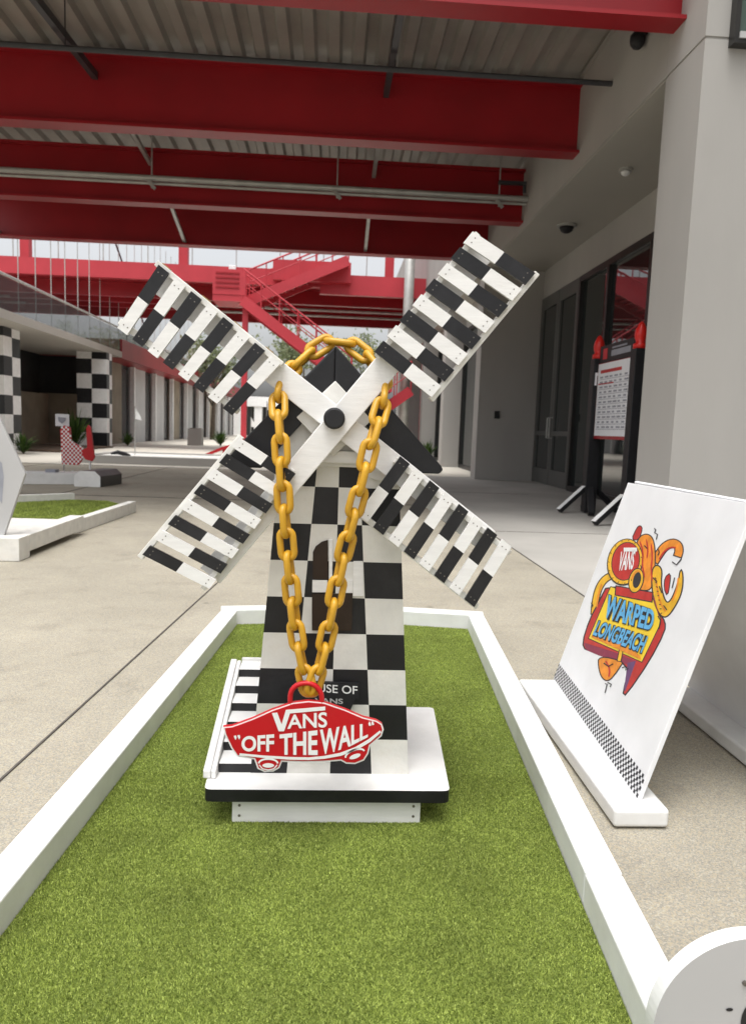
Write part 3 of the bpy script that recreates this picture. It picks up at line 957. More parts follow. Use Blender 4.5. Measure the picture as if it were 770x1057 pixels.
# projecting green window at the upper right
wn = MB()
wn.box(3.285, 3.325, 6.38, 6.476, 4.395, 6.0); wn.box(3.285, 4.99, 6.38, 6.476, 4.36, 4.394)
wf = wn.build('window', M['frame'], rbld)
wn = MB(); wn.box(3.327, 4.99, 6.40, 6.47, 4.45, 6.0); wn.build('glass', M['green_glass'], wf)
wn = MB(); wn.box(3.327, 4.99, 6.37, 6.475, 4.396, 4.448); wn.build('sill', M['lightgrey'], wf)

mb = MB(); mb.box(3.33, 3.44, 15.52, 15.549, 1.17, 1.31)
p = on_y(513, 428, 15.54)
mb = MB(); mb.box(p.x-.055, p.x+.055, 15.525, 15.549, p.z-.08, p.z+.08)
tag(mb.build('card_reader', M['black_flat'], None, bevel=.006), 'small black card reader box on the grey fin wall left of the doors', 'card reader')


def dome(name, c, r, label, cat, mats):
    t = thing(name, label, cat, c)
    mb = MB(); mb.lathe(c, [(r, 0), (r, -.03), (r*.8, -.035)], 20); mb.build('housing', M[mats[0]], t, smooth=False)
    mb = MB(); mb.lathe((c[0], c[1], c[2]-.036), [(r*.74, 0), (r*.6, -r*.35), (r*.3, -r*.55), (r*.05, -r*.6)], 20); mb.build('lens', M[mats[1]], t, smooth=True)


def at_z(x, y, z):
    d = ray(x, y); return O+d*((z-EYE)/d.z)


p = at_z(585, 232, ZS); dome('dome_camera', (p.x, p.y, ZS-.001), .16, 'black and grey dome camera under the soffit above the double doors', 'security camera', ('grey_steel', 'black_flat'))
p = at_z(646, 174, ZS); dome('ceiling_light', (p.x, p.y, ZS-.001), .085, 'small round recessed light in the soffit', 'ceiling light', ('grey_steel', 'lamp_white'))
sc_ = thing('wall_camera', 'black camera on the upper wall under the nearest red beam', 'security camera', (3.0, 7.75, 5.2))
mb = MB(); mb.lathe((2.99, 7.78, 5.06), [(.075, .04), (.078, 0), (.07, -.05), (.04, -.085), (.01, -.095)], 16); mb.build('lens', M['black_flat'], sc_, smooth=True)
mb = MB(); mb.box(2.95, XF-.002, 7.74, 7.82, 5.102, 5.14); mb.build('bracket', M['dark_steel'], sc_)

# ================================================================ CANOPY
can = thing('steel_canopy', 'red steel beam canopy with ribbed metal deck over the walkway', 'canopy', (-5, 11, 0))
XL_ = -7.5
BEAM_Y = [7.0, 9.86, 12.65, 15.45]


def ibeam(y, zb, zt, x0, x1):
    mb = MB()
    mb.box(x0, x1, y-.13, y+.13, zb, zb+.035); mb.box(x0, x1, y-.13, y+.13, zt-.035, zt)
    mb.box(x0, x1, y-.012, y+.012, zb+.035, zt-.035)
    for x in np.arange(x1-.9, x0, -3.65):
        pass
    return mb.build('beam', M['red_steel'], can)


ZB, ZT = [4.80, 4.665, 4.52, 4.52], [5.60, 5.52, 5.27, 5.30]
ZB = [4.79, 4.66, 4.54, 4.56]; ZT = [5.55, 5.53, 5.40, 5.36]
for y, zb, zt in zip(BEAM_Y, ZB, ZT): ibeam(y, zb, zt, XL_, XF-.002)
for y, zb in zip(BEAM_Y, ZB):
    mb = MB(); mb.box(-7.4, -7.15, y-.12, y+.12, 0, zb-.002); mb.build('column', M['red_steel'], can)
# ribbed deck (ribs run along the walkway)
dk = MB(); pitch_ = .305
x = XL_
prof = []
while x < XF-.35:
    prof += [(x, 0), (x+.12, 0), (x+.155, .075), (x+.27, .075)]; x += pitch_
prof = [(a, b) for a, b in prof if a < XF-.004]
zd = lambda y: 5.66-(y-6.8)*.012
ys = (6.75, 15.75)
v = []
for y in ys: v += [(a, y, zd(y)+b) for a, b in prof]
n = len(prof)
dk.add(v, [(i, i+1, n+i+1, n+i) for i in range(n-1)])
v2 = [(a, b, c+.16) for a, b, c in [(XL_, 6.75, zd(6.75)), (XF-.004, 6.75, zd(6.75)), (XF-.004, 15.75, zd(15.75)), (XL_, 15.75, zd(15.75))]]
dk.add(v2, [(0, 1, 2, 3)])
dk.add([(prof[-1][0], 6.75, zd(6.75)+prof[-1][1]), (XF-.001, 6.75, zd(6.75)+.06), (XF-.001, 15.75, zd(15.75)+.06), (prof[-1][0], 15.75, zd(15.75)+prof[-1][1])], [(0, 1, 2, 3)])
dk.add([(XF-.05, 6.75, zd(6.75)-.02), (XF-.002, 6.75, zd(6.75)-.02), (XF-.002, 15.75, zd(15.75)-.02), (XF-.05, 15.75, zd(15.75)-.02)], [(0, 1, 2, 3)])
dk.build('deck', M['deck'], can)
mb = MB(); mb.box(XL_, XF-.003, 6.70, 6.745, 5.50, 5.95); mb.box(XL_, XF-.003, 15.755, 15.80, 5.42, 5.75); mb.build('edge_trim', M['red_steel'], can)
for bi in range(3):
    for x in (.55, -3.10, -6.75):
        mb = MB()
        ya, yb = BEAM_Y[bi]+.14, BEAM_Y[bi+1]-.03
        za, zb = ZB[bi]+.02, ZT[bi+1]-.22
        if bi == 2: za, zb = 5.25, ZB[bi+1]+.06
        if bi == 0: mb.bar((x, ya, zd(ya)-.55), (x, yb, ZT[1]-.26), .07, .09)
        else: mb.bar((x, ya, zd(ya)-.25), (x, yb, zb), .06, .06)
        mb.build('brace', M['dark_steel'] if bi < 1 else M['grey_steel'], can)
mb = MB()
mb.tube([(XL_, 8.72, 5.06), (XF-.0, 8.70, 5.045)], .03, 10)
for x in (-3.1, .55): mb.tube([(x+.03, 8.72, 5.05), (x+.03, 8.72, 5.66)], .008, 6)
mb.build('dark_pipe', M['dark_steel'], can)
mb = MB()
mb.tube([(XL_, 12.30, 4.86), (XF-.0, 12.30, 4.85)], .045, 10); mb.tube([(XL_, 12.36, 4.80), (XF-.0, 12.36, 4.79)], .025, 8)
for x in (-3.0, -.05, 2.6):
    mb.tube([(x, 12.29, 4.70), (x, 12.29, 5.58)], .012, 6); mb.bar((x-.05, 12.25, 4.80), (x+.06, 12.25, 4.68), .03, .05)
mb.build('conduit', M['grey_steel'], can)
mb = MB(); mb.box(2.55, 3.0, 12.1, 12.2, 5.02, 5.06); mb.tube([(2.98, 12.15, 4.9), (2.98, 12.15, 5.04)], .03, 8); mb.build('pipe_bracket', M['dark_steel'], can)

# ========================================================= LEFT BUILDING
lbld = thing('long_building', 'long low building on the left with checkered columns, glass railing and dark shopfronts', 'building', (-11, 32, 0))
XLF = -8.2
mb = MB(); mb.box(-20, XLF, 16.0, 29.0, 3.40, 3.62); mb.build('floor_slab', M['soffit'], lbld)
mb = MB(); mb.box(-20, XLF, 29.01, 66, 3.38, 4.1); mb.build('fascia', M['red_steel'], lbld)


def checker_column(x1, y0, dd, label):
    w, h = 1.06, 3.395
    x0 = x1-w
    mb = MB(); rows = 7; rh = .525
    for r in range(rows):
        z0, z1 = r*rh, min((r+1)*rh, h)
        for c in range(2):
            xa, xb = x0+c*w/2, x0+(c+1)*w/2; ya, yb = y0+c*dd/2, y0+(c+1)*dd/2
            k = (r+c) % 2
            mb.add([(xa, y0, z0), (xb, y0, z0), (xb, y0, z1), (xa, y0, z1)], [(0, 1, 2, 3)], k)
            mb.add([(x0+w, ya, z0), (x0+w, yb, z0), (x0+w, yb, z1), (x0+w, ya, z1)], [(0, 1, 2, 3)], 1-k)
            mb.add([(x0, ya, z0), (x0, yb, z0), (x0, yb, z1), (x0, ya, z1)], [(0, 1, 2, 3)], k)
            mb.add([(xa, y0+dd, z0), (xb, y0+dd, z0), (xb, y0+dd, z1), (xa, y0+dd, z1)], [(0, 1, 2, 3)], 1-k)
    o = mb.build('column', [M['white'], M['black']], lbld); o['label'] = label


checker_column(-8.9, 20.4, 1.05, 'black and white checkered square column')
checker_column(-8.18, 27.0, .62, 'black and white checkered square column')
mb = MB(); mb.box(-11.3, -11.0, 19.6, 29, 0, 1.9); mb.build('stone_wall', M['stone'], lbld)
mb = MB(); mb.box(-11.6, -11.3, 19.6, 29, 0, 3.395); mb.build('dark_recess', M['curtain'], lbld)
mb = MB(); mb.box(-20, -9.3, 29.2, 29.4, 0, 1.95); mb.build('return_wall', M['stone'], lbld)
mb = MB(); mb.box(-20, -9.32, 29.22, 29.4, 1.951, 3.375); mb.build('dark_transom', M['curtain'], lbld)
y = 29.6
for k in range(9):
    mb = MB(); mb.box(-9.4, -9.1, y, y+2.5, 0, 3.37); mb.build('wall_panel', M['lightgrey'] if k % 3 else M['stone'], lbld)
    mb = MB(); mb.box(-9.35, -9.2, y+2.5, y+3.8, 0, 3.37); w_ = mb.build('window', M['frame'], lbld)
    mb = MB(); mb.box(-9.2, -9.18, y+2.6, y+3.65, .1, 3.2); mb.build('glass', M['glass'], w_)
    mb = MB(); mb.box(-9.1, -8.9, y+3.75, y+3.95, 0, 3.37); mb.build('pilaster', M['white'], lbld)
    y += 3.95
# railing
ra = thing('glass_railing', 'glass railing with thin steel rods along the upper walkway on the left', 'railing', (XLF, 24, 3.6))
mb = MB(); mb.tube([(XLF-.06, 16.0, 4.5), (XLF-.06, 46, 4.5)], .035, 10); mb.build('handrail', M['grey_steel'], ra)
mb = MB(); mb.box(XLF-.07, XLF-.05, 16.0, 46, 3.64, 4.44); mb.build('glass', M['rail_glass'], ra)
for k in range(25):
    yy = 16.66+k*1.12
    mb = MB(); mb.tube([(XLF-.12, yy, 3.62), (XLF-.12, yy, 9.2)], .014, 6); mb.build('rod', M['grey_steel'], ra)
mb = MB(); mb.bar((XLF-.12, 26.2, 9.0), (XLF-.12, 33.0, 5.0), .05, .05); mb.build('tie_rod', M['dark_steel'], ra)

# ============================================================ RED BRIDGE
br = thing('red_footbridge', 'long red steel footbridge crossing the courtyard behind the windmill', 'footbridge', (-4, 28, 0))
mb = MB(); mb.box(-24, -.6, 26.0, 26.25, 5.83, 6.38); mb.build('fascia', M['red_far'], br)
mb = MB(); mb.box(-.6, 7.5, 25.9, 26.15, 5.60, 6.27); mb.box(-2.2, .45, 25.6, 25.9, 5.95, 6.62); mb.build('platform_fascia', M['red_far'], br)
mb = MB(); mb.box(-24, 7.5, 26.26, 31.2, 5.95, 6.1); mb.build('deck', M['red_steel'], br)
for y in (27.4, 28.7, 30.0, 31.2):
    mb = MB(); mb.box(-24, 7.5, y, y+.2, 5.25 if y > 31 else 5.45, 5.945); mb.build('girder', M['red_steel'], br)
for y in (28.1, 29.5):
    mb = MB(); mb.tube([(-4.5, y, 5.38), (6, y, 5.38)], .05, 8); mb.build('conduit', M['grey_steel'], br)
rl = MB()
rl.tube([(-24, 26.1, 7.45), (7.5, 26.1, 7.45)], .03, 6)
rail = rl.build('handrail', M['grey_steel'], br)
for x in np.arange(-14, 7, 1.5):
    mb = MB(); mb.tube([(x, 26.1, 6.3), (x, 26.1, 7.45)], .02, 6); mb.build('railing_post', M['grey_steel'], br)
for x in (-5.6, 1.9, -11.2):
    mb = MB(); mb.box(x-.16, x+.16, 27.5, 27.8, 6.1, 9.5); mb.build('column', M['red_far'], br)
for x in (3.4,):
    mb = MB(); mb.box(x-.13, x+.13, 27.6, 27.86, 0, 5.4); mb.build('column', M['red_far'], br)
# stair
stt = thing('red_staircase', 'red zigzag steel staircase with landing in front of the footbridge', 'staircase', (-2.5, 24.6, 0))
mb = MB(); mb.box(-4.0, -2.95, 24.3, 25.6, 4.95, 5.15); mb.box(-4.0, -2.95, 24.28, 24.33, 5.15, 5.95); mb.build('landing', M['red_far'], stt)
mb = MB()
for z in (5.35, 5.5, 5.65, 5.8): mb.box(-3.9, -3.15, 24.255, 24.275, z, z+.05)
mb.build('landing_grille', M['red_steel'], stt)


def flight(a, b, y, name='flight'):
    mb = MB(); a = Vector((a[0], y, a[1])); b = Vector((b[0], y, b[1]))
    mb.bar(a, b, .06, .34, up=V(0, 0, 1)); mb.bar(a+V(0, 1.1, 0), b+V(0, 1.1, 0), .06, .34)
    n = 14
    for k in range(n):
        p = a+(b-a)*((k+.5)/n); mb.box(p.x-.14, p.x+.14, y+.03, y+1.07, p.z, p.z+.03)
    fl = mb.build(name, M['red_far'], stt)
    mb = MB()
    for yy in (y, y+1.1):
        o = V(0, yy-y, 0)
        mb.tube([a+o+V(0, 0, 1.0), b+o+V(0, 0, 1.0)], .03, 6); mb.tube([a+o+V(0, 0, .6), b+o+V(0, 0, .6)], .018, 6)
        for k in range(7):
            p = a+(b-a)*(k/6)+o; mb.tube([p, p+V(0, 0, 1.0)], .022, 6)
    mb.build('stair_railing', M['red_far'], fl)


flight((-3.05, 5.0), (.55, 2.45), 24.3)
flight((-2.9, 5.1), (.35, 6.55), 24.95)
flight((-.3, .15), (2.6, 2.35), 24.95)
mb = MB(); mb.box(.5, 1.9, 24.2, 26.1, 2.25, 2.42); mb.build('landing', M['red_far'], stt)
for x, y, z in ((-2.98, 24.6, 4.95), (1.0, 24.5, 2.25), (1.7, 25.8, 2.25)):
    mb = MB(); mb.box(x-.09, x+.09, y-.09, y+.09, 0, z); mb.build('post', M['red_far'], stt)
ml = MB(); p = on_y(240, 278, 25.85); ml.box(p.x-.12, p.x+.12, 25.8, 25.98, p.z-.2, p.z+.14)
tag(ml.build('wall_lamp', M['lamp_white'], None, bevel=.02), 'small white lamp box mounted on the red bridge fascia', 'lamp')
mp = MB(); mp.tube([(2.43, 25.3, 0), (2.43, 25.3, 9.5)], .17, 14)
tag(mp.build('grey_pole', M['grey_steel'], None, smooth=True), 'tall round grey steel pole standing in front of the red bridge', 'pole')

# far end of the courtyard -------------------------------------------------
fb = thing('far_building', 'low white building with dark openings closing the far end of the courtyard', 'building', (-3, 68, 0))
mb = MB(); mb.box(-13, 3, 68, 72, 2.7, 3.6); mb.build('parapet', M['white'], fb)
for x in np.arange(-13, 3, 1.9):
    mb = MB(); mb.box(x, x+.7, 68.1, 69, 0, 2.69); mb.build('pier', M['white'], fb)
mb = MB(); mb.box(-13, 3, 69.1, 69.4, 0, 2.69); mb.build('glass', M['glass'], fb)


def tree(x, y, h, r, label, nleaf=2600, z0=.3):
    t = thing('tree', label, 'tree', (x, y, 0), 'trees beyond the courtyard')
    mb = MB()
    top = V(x+.2, y, h*.55)
    mb.tube([(x, y, 0), (x+.06, y, h*.25), top], [.16, .12, .08], 8)
    ends = []
    for k in range(9):
        a = random.uniform(0, 6.28); rr = r*random.uniform(.45, .95); zz = h*random.uniform(.5, .95)
        e = V(x+math.cos(a)*rr, y+math.sin(a)*rr, zz); st_ = V(x+.05, y, h*random.uniform(.28, .5))
        mb.tube([st_, (st_+e)/2+V(0, 0, .25), e], [.06, .04, .015], 6); ends.append(e)
    mb.build('trunk', M['bark'], t, smooth=True)
    mb = MB()
    cl = ends+[e*.5+V(x, y, h*.75)*.5 for e in ends]
    for k in range(nleaf):
        c = random.choice(cl)
        d = V(random.gauss(0, 1), random.gauss(0, 1), random.gauss(0, .75))*r*.20
        p = c+d; s = random.uniform(.09, .2)
        u = V(random.gauss(0, 1), random.gauss(0, 1), random.gauss(0, 1)).normalized(); w = u.orthogonal().normalized()
        mb.add([p-u*s, p+w*s*.5, p+u*s, p-w*s*.5], [(0, 1, 2, 3)])
    mb.build('crown', M['leaf'], t)


tree(-7.5, 46, 7.2, 2.3, 'leafy tree beyond the footbridge, behind the upper left sail', 1500)
tree(-2.2, 50, 8.0, 2.6, 'leafy tree beyond the footbridge, right behind the windmill roof', 1500)
tree(2.4, 54, 8.3, 2.6, 'leafy tree beyond the footbridge, behind the upper right sail', 1500)


def plant(x, y, h, r, label, n=120, nm='shrub'):
    t = thing(nm, label, 'plant', (x, y, 0))
    mb = MB()
    for k in range(5):
        a = k*1.256; mb.tube([(x, y, 0), (x+math.cos(a)*r*.3, y+math.sin(a)*r*.3, h*.6)], [.018, .008], 5)
    mb.build('stem', M['bark'], t)
    mb = MB()
    for k in range(n):
        a = random.uniform(0, 6.28); el = random.uniform(.2, 1.35); L_ = h*random.uniform(.5, 1.0)
        d = V(math.cos(a)*math.cos(el)*r/h*1.6, math.sin(a)*math.cos(el)*r/h*1.6, math.sin(el))
        b = V(x+random.uniform(-.2, .2)*r, y+random.uniform(-.2, .2)*r, h*random.uniform(0.03, .35))
        e = b+d*L_; s = d.cross(V(0, 0, 1)).normalized()*random.uniform(.015, .04); mid = (b+e)/2+V(0, 0, .05)
        mb.add([b, mid+s, e, mid-s], [(0, 1, 2, 3)])
    mb.build('foliage', M['plantleaf'], t)


plant(-8.75, 25.4, 1.25, .5, 'green spiky shrub between the two checkered columns', 160)
plant(-8.3, 20.1, .55, .4, 'low dark green plant at the foot of the nearer checkered column', 110)
plant(-8.0, 29.0, .5, .35, 'small green plant right of the farther checkered column', 90)
plant(3.25, 25.0, .6, .35, 'low green plant beside the second fin wall on the right', 110)
plant(2.95, 30.0, .9, .4, 'tall green plant behind the windmill roof eave on the right', 110)
plant(-5.1, 33.5, .7, .45, 'round dark green potted bush right of the pale planter', 140)
mb = MB(); mb.box(-6.4, -5.8, 32.6, 33.2, 0, .75)
mb.box(-6.33, -5.87, 32.67, 33.13, .75, .77, 1)
tag(mb.build('planter', [M['plaster'], M['mulch']], None, bevel=.02), 'pale square planter in front of the far shopfronts', 'planter')
mb = MB(); mb.box(-11, -7.9, 21.6, 26.8, .006, .06); kind(mb.build('path', M['mulch']), 'structure')

# ============================================================ SCOREBOARD
sb = thing('scoreboard_stand', 'black two-post scoreboard with red finials and a printed sheet near the doors', 'scoreboard', (3.5, 8.8, 0))
A0, B0 = V(3.375, 9.33, 0), V(3.40, 8.05, 0)
B0 = V(3.395, 8.1, 0)
dirn = (B0-A0).normalized(); nrm = V(-1, -.02, 0)
for c in (A0, B0):
    mb = MB(); mb.box(c.x-.075, c.x+.075, c.y-.075, c.y+.075, .02, 2.0)
    post = mb.build('post', M['black_flat'], sb, bevel=.006)
    mb = MB()
    mb.lathe((c.x, c.y, 2.0), [(.078, 0), (.078, .05), (.05, .07), (.066, .12), (.07, .16), (.058, .22), (.028, .28), (.006, .30)], 20)
    mb.build('finial', M['finial'], sb, smooth=True)
    for dx, dy in ((-1, -.25), (1, .2), (.2, 1), (-.25, -1)):
        d = V(dx, dy, 0).normalized()
        mb = MB(); a = c+d*.43+V(0, 0, .035); b = c+d*.07+V(0, 0, .34)
        mb.bar(a, b, .075, .055, mi=0)
        tp = (b-a).normalized(); up = tp.cross(tp.cross(V(0, 0, 1))).normalized()*-1
        if dx == -1: mb.bar(a+up*.030, b+up*.030, .077, .004, mi=1)
        mb.build('leg', [M['black_flat'], M['white']], sb)
a = A0+dirn*.078; b = B0-dirn*.078
mb = MB()
def bslab(x_off, z0, z1, t, s0=0., s1=1., m=0):
    p, q = a+(b-a)*s0, a+(b-a)*s1
    mb.hexa([p+V(x_off, 0, z0), q+V(x_off, 0, z0), q+V(x_off+t, 0, z0), p+V(x_off+t, 0, z0), p+V(x_off, 0, z1), q+V(x_off, 0, z1), q+V(x_off+t, 0, z1), p+V(x_off+t, 0, z1)], m)
bslab(-.02, .98, 1.93, .03)
pnl = mb.build('panel', M['red_steel'], sb)
mb = MB(); bslab(-.026, 1.02, 1.92, .004, .02, .98); sheet = mb.build('sheet', M['paper'], sb)
mb = MB()
for r in range(11):
    z = 1.72-r*.062
    bslab(-.0285, z, z+.006, .002, .06, .94)
    for c_ in range(6):
        s0 = .09+c_*.14
        bslab(-.0285, z+.018, z+.040, .002, s0, s0+random.uniform(.05, .11))
mb.build('printed_rows', M['ink_grey'], sheet)
mb = MB(); bslab(-.0285, 1.80, 1.84, .002, .1, .7); bslab(-.0286, 1.66, 1.675, .002, .05, .5); mb.build('heading', M['ink_red'], sheet)
mb = MB(); bslab(-.026, 1.935, 2.14, .03, .04, .98); hdr = mb.build('header', M['black_flat'], sb)
mb = MB(); bslab(-.030, 1.99, 2.06, .003, .38, .9); bslab(-.0302, 2.08, 2.10, .003, .4, .8); mb.build('header_lettering', M['ink_grey'], hdr)
mb = MB(); bslab(-.0302, 1.97, 2.10, .003, .14, .26); mb.build('header_badge', M['red_sign'], hdr)
mb = MB()
for dx in (-.025, .02):
    mb.box(A0.x-.03+dx, A0.x-.005+dx, A0.y-.0775, A0.y-.0765, 1.66, 1.82)
mb.box(A0.x-.055, A0.x+.015, A0.y-.0778, A0.y-.0768, 1.78, 1.82)
mb.build('post_mark', M['paper'], sb)

# ===================================================== LEFT FOREGROUND SIGN
hs = thing('hexagonal_sign', 'pale grey pointed sign board with dark drawing on a white base, left picture edge', 'sign', (-2.5, 5.4, 0))
mb = MB(); mb.box(-2.95, -2.14, 5.08, 5.26, .002, .165); mb.box(-2.26, -2.14, 5.262, 6.40, .045, .165); mb.box(-2.95, -2.83, 5.262, 6.40, .045, .165); mb.box(-2.83, -2.262, 5.262, 6.3, .10, .14)
mb.build('base', M['white_old'], hs, bevel=.004)
pts = [(3, 556), (26, 489), (0, 433), (-90, 380), (-175, 430), (-200, 489), (-170, 556)]
mb = MB(); mb.extrude([on_y(*p, 5.20) for p in pts], (0, .03, 0)); hp = mb.build('panel', M['lightgrey'], hs, bevel=.003)
mb = MB()
for pl in ([(-40, 470), (-8, 468), (2, 478), (4, 492), (2, 520), (-1, 515), (-1, 494), (-8, 484), (-40, 490)], [(-60, 500), (-10, 505), (-8, 530), (-60, 540)], [(-120, 430), (-60, 420), (-50, 450), (-110, 460)]):
    mb.add([on_y(*p, 5.1985) for p in pl], [tuple(range(len(pl)))])
mb.build('drawing', M['ink_grey'], hp)

# second lane
l2 = thing('minigolf_lane', 'short green turf putting lane with white borders behind the sign at the left edge', 'minigolf lane', (-3, 7.4, 0))
board((-2.29, 6.45), (-2.225, 8.08), .085, .12, 1, par=l2, m='white_old')
board((-3.75, 8.35), (-3.10, 8.95), .08, .10, -1, par=l2, m='white_old')
board((-3.82, 6.5), (-3.78, 8.3), .08, .10, -1, par=l2, m='white_old')
t2 = MB(); t2.add([(-3.74, 6.4, .02), (-2.295, 6.45, .02), (-2.225, 8.30, .02), (-2.7, 8.93, .02), (-3.09, 8.95, .02), (-3.7, 8.36, .02)], [tuple(range(6))])
t2.build('turf_backing', M['turf_base'], l2)


def l2xy(n):
    y = rng.uniform(6.42, 8.9, n); x = rng.uniform(-3.72, -2.3, n)
    k = (y < 8.30) | ((x > -3.7+(y-8.36)*1.03) & (x < -2.25-(y-8.3)*.75)); return np.stack([x[k], y[k]], 1)


blades('turf', 60000, l2xy, .012, .022, .006, M['turf'], l2, .02)

# third lane: low white box, house shaped block, hand sculpture
l3 = thing('minigolf_obstacle', 'low white box with a grey house-shaped end block on the concrete', 'minigolf obstacle', (-4.1, 11.2, 0))
mb = MB(); mb.hexa([(-4.95, 10.95, .001), (-3.86, 11.30, .001), (-3.95, 11.75, .001), (-5.0, 11.4, .001), (-4.95, 10.95, .17), (-3.86, 11.30, .17), (-3.95, 11.75, .17), (-5.0, 11.4, .17)])
mb.build('box', M['white'], l3, bevel=.004)
mb = MB()
hf = [(-3.80, 0.002), (-3.42, 0.002), (-3.42, .16), (-3.50, .235), (-3.72, .235), (-3.80, .16)]
mb.extrude([(x, 10.95, z) for x, z in hf], (0.10, .75, 0), 1); mb.add([(x, 10.948, z) for x, z in hf], [tuple(range(6))], 0)
mb.build('house_block', [M['white'], M['door_grey']], l3)
mb = MB(); mb.box(-4.35, -4.2, 11.3, 11.45, .171, .215); mb.build('cap', M['ink_grey'], l3)

hd = thing('hand_sculpture', 'red and white checkered pointing hand cutout on white sticks', 'sculpture', (-4.3, 12.1, 0))
HYY = 12.2
hand = [(64, 479), (63, 462), (62, 443), (66, 439), (72, 441), (73, 455), (78, 458), (85, 462), (86, 470), (83, 477), (80, 480)]
h3 = [on_y(*p, HYY) for p in hand]
mb = MB(); mb.extrude(h3, (0, .06, 0)); hm = mb.build('hand', M['red_sign'], hd)
mb = MB()
for i in range(12):
    for k in range(22):
        if (i+k) % 2: continue
        xx, yy = 63+i*2.1, 440+k*2.2
        inside = False
        for (xa, ya), (xb, yb2) in zip(hand, hand[1:]+hand[:1]):
            if (ya > yy+1) != (yb2 > yy+1) and xx+1 < (xb-xa)*(yy+1-ya)/(yb2-ya)+xa: inside = not inside
        if inside: mb.add([on_y(*p, HYY-.004) for p in ((xx, yy), (xx+2.0, yy), (xx+2.0, yy+2.1), (xx, yy+2.1))], [(0, 1, 2, 3)])
mb.build('checks', M['white_print'], hm)
mb = MB(); mb.extrude([on_y(*p, HYY-.05) for p in [(90, 462), (89, 442), (91, 438.5), (93.5, 441), (95.5, 458), (97.5, 472), (95, 476), (88, 474), (84.5, 469), (85, 464)]], (0, .05, 0)); mb.build('finger', M['red_sign'], hd)
for x0_, y0_ in ((66, 487), (75, 487), (93, 474)):
    p = on_y(x0_, y0_, HYY+.02); mb = MB(); mb.tube([(p.x, p.y, p.z+.02), (p.x, p.y, 0)], .016, 8); mb.build('stick', M['white'], hd)
fg = thing('paper_flag', 'small pale printed flag on a pole above the checkered hand', 'flag', (on_y(62, 490, 12.6).x, 12.6, 0))
p0 = on_y(57, 427, 12.6); p1 = on_y(71, 440, 12.6)
mb = MB(); mb.extrude([(p0.x, 12.6, p0.z), (p1.x, 12.62, p0.z), (p1.x, 12.62, p1.z), (p0.x, 12.6, p1.z)], (0, .008, 0)); mb.build('flag', M['paper'], fg)
mb = MB(); mb.tube([(p0.x+.12, 12.63, 0), (p0.x+.12, 12.63, p0.z)], .012, 6); mb.build('flag_pole', M['grey_steel'], fg)
mb = MB(); mb.extrude([(p0.x+(p1.x-p0.x)*t, 12.596, p0.z+(p1.z-p0.z)*s_) for t, s_ in ((.2, .25), (.8, .3), (.75, .55), (.5, .8), (.25, .6))], (0, .002, 0)); mb.build('print', M['ink_grey'], fg)

# far lane with pin flag
l4 = thing('minigolf_lane', 'low pale grey putting lane with kerb-like border in the middle distance', 'minigolf lane', (-4.2, 18, 0))
mb = MB(); mb.box(-5.75, -2.4, 16.9, 17.05, .001, .19); mb.box(-5.75, -5.6, 17.052, 19.6, .001, .19); mb.box(-2.55, -2.4, 17.052, 19.6, .001, .19); mb.box(-5.598, -2.552, 19.45, 19.6, .001, .19)
mb.build('border', M['plaster'], l4, bevel=.005)
mb = MB(); mb.box(-5.598, -2.552, 17.052, 19.448, .001, .15); mb.build('putting_floor', M['white_old'], l4)


def pin(x, y, h, label):
    t = thing('pin_flag', label, 'flag', (x, y, .15), 'white hole flags')
    mb = MB(); mb.tube([(x, y, .15), (x, y, h)], .012, 6); mb.build('pin', M['grey_steel'], t)
    mb = MB(); mb.extrude([(x, y, h), (x+.14, y, h-.24), (x+.16, y, h-.34), (x, y, h-.30)], (0, .01, 0)); mb.build('flag', M['white'], t)


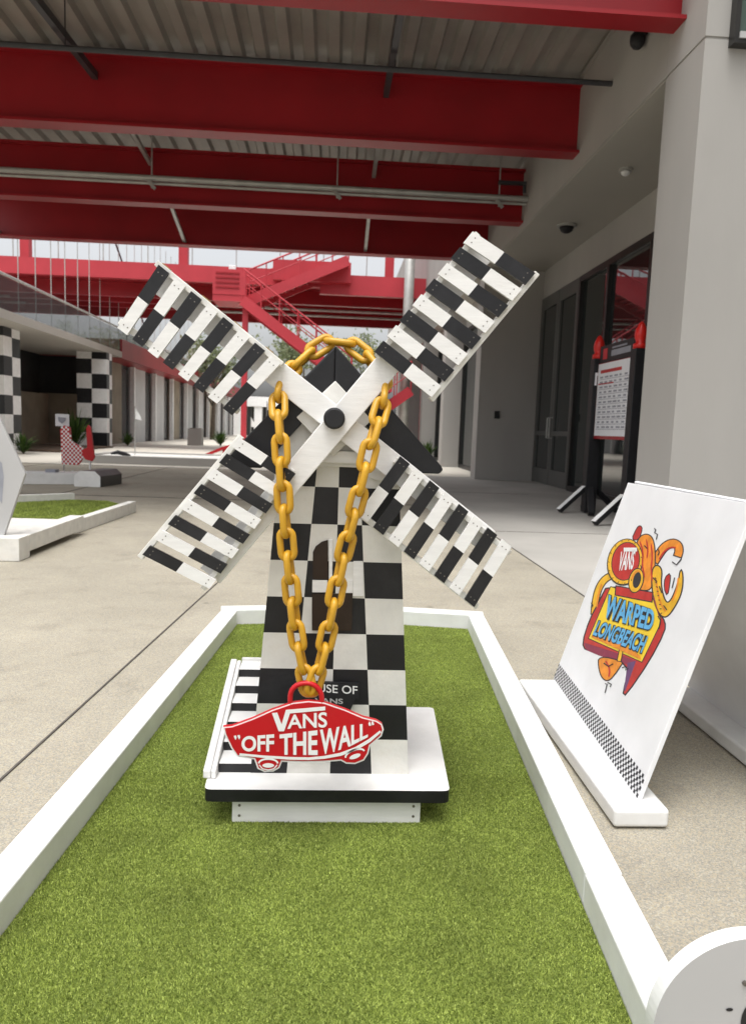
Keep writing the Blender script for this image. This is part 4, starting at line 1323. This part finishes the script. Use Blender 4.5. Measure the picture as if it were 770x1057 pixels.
pin(-4.95, 18.6, 1.35, 'small white triangular hole flag on a pin near the farther checkered column')
pin(-2.62, 23.5, 1.25, 'white hole flag standing just left of the windmill roof, lower of two')
pin(-2.35, 26.0, 1.85, 'white hole flag standing just left of the windmill roof, taller of two')
mb = MB(); mb.tube([(-5.25, 17.6, .20), (-5.10, 17.65, .24), (-4.95, 17.7, .20), (-4.82, 17.72, .17)], [.02, .055, .05, .02], 10)
tag(mb.build('black_bag', M['black_flat'], None, smooth=True), 'small black bag lying on the pale lane edge in the distance', 'bag')
rl_ = thing('red_ramp', 'red curved ramp obstacle on the pale ground left of the windmill', 'ramp', (-3.4, 19.7, 0))
mb = MB()
path_ = [on_y(*p, 20.2) for p in [(199, 474), (205, 470.5), (212, 470), (222, 466), (232, 462), (246, 458)]]
mb.bar(path_[0], path_[1], .5, .07)
for p_, q_ in zip(path_[1:], path_[2:]): mb.bar(p_, q_, .5, .07)
mb.build('ramp_bed', M['red_sign'], rl_)
for p_ in (path_[0], path_[2], path_[4]):
    mb = MB(); mb.box(p_.x-.03, p_.x+.03, p_.y-.2, p_.y-.14, 0, p_.z); mb.box(p_.x-.03, p_.x+.03, p_.y+.14, p_.y+.2, 0, p_.z); mb.build('leg', M['red_sign'], rl_)

# ================================================================ LIGHT
SUN_EL, SUN_AZ = math.radians(74), math.radians(200)     # azimuth of the sun clockwise from +Y
w = bpy.data.worlds.new('World'); scene.world = w; w.use_nodes = True
N = w.node_tree.nodes; L = w.node_tree.links
sky = N.new('ShaderNodeTexSky'); sky.sky_type = 'NISHITA'; sky.sun_disc = False
sky.sun_elevation = SUN_EL; sky.sun_rotation = SUN_AZ; sky.air_density = 1.0; sky.dust_density = 6.0; sky.ozone_density = 1.0
hsv = N.new('ShaderNodeHueSaturation'); hsv.inputs['Saturation'].default_value = .16
L.new(sky.outputs['Color'], hsv.inputs['Color']); L.new(hsv.outputs['Color'], N['Background'].inputs['Color'])
N['Background'].inputs['Strength'].default_value = .15
sd = bpy.data.lights.new('sun', 'SUN'); sd.energy = .52; sd.angle = math.radians(24); sd.color = (1, .97, .92)
so = bpy.data.objects.new('sun', sd); COL.objects.link(so)
sv = V(math.sin(SUN_AZ)*math.cos(SUN_EL), math.cos(SUN_AZ)*math.cos(SUN_EL), math.sin(SUN_EL))
so.rotation_euler = (-sv).to_track_quat('-Z', 'Y').to_euler()

scene.view_settings.view_transform = 'Standard'; scene.view_settings.look = 'None'
scene.view_settings.exposure = .83; scene.view_settings.gamma = 1
scene.render.engine = 'CYCLES'
scene.cycles.use_denoising = True
scene.cycles.max_bounces = 8; scene.cycles.diffuse_bounces = 5; scene.cycles.sample_clamp_indirect = 6
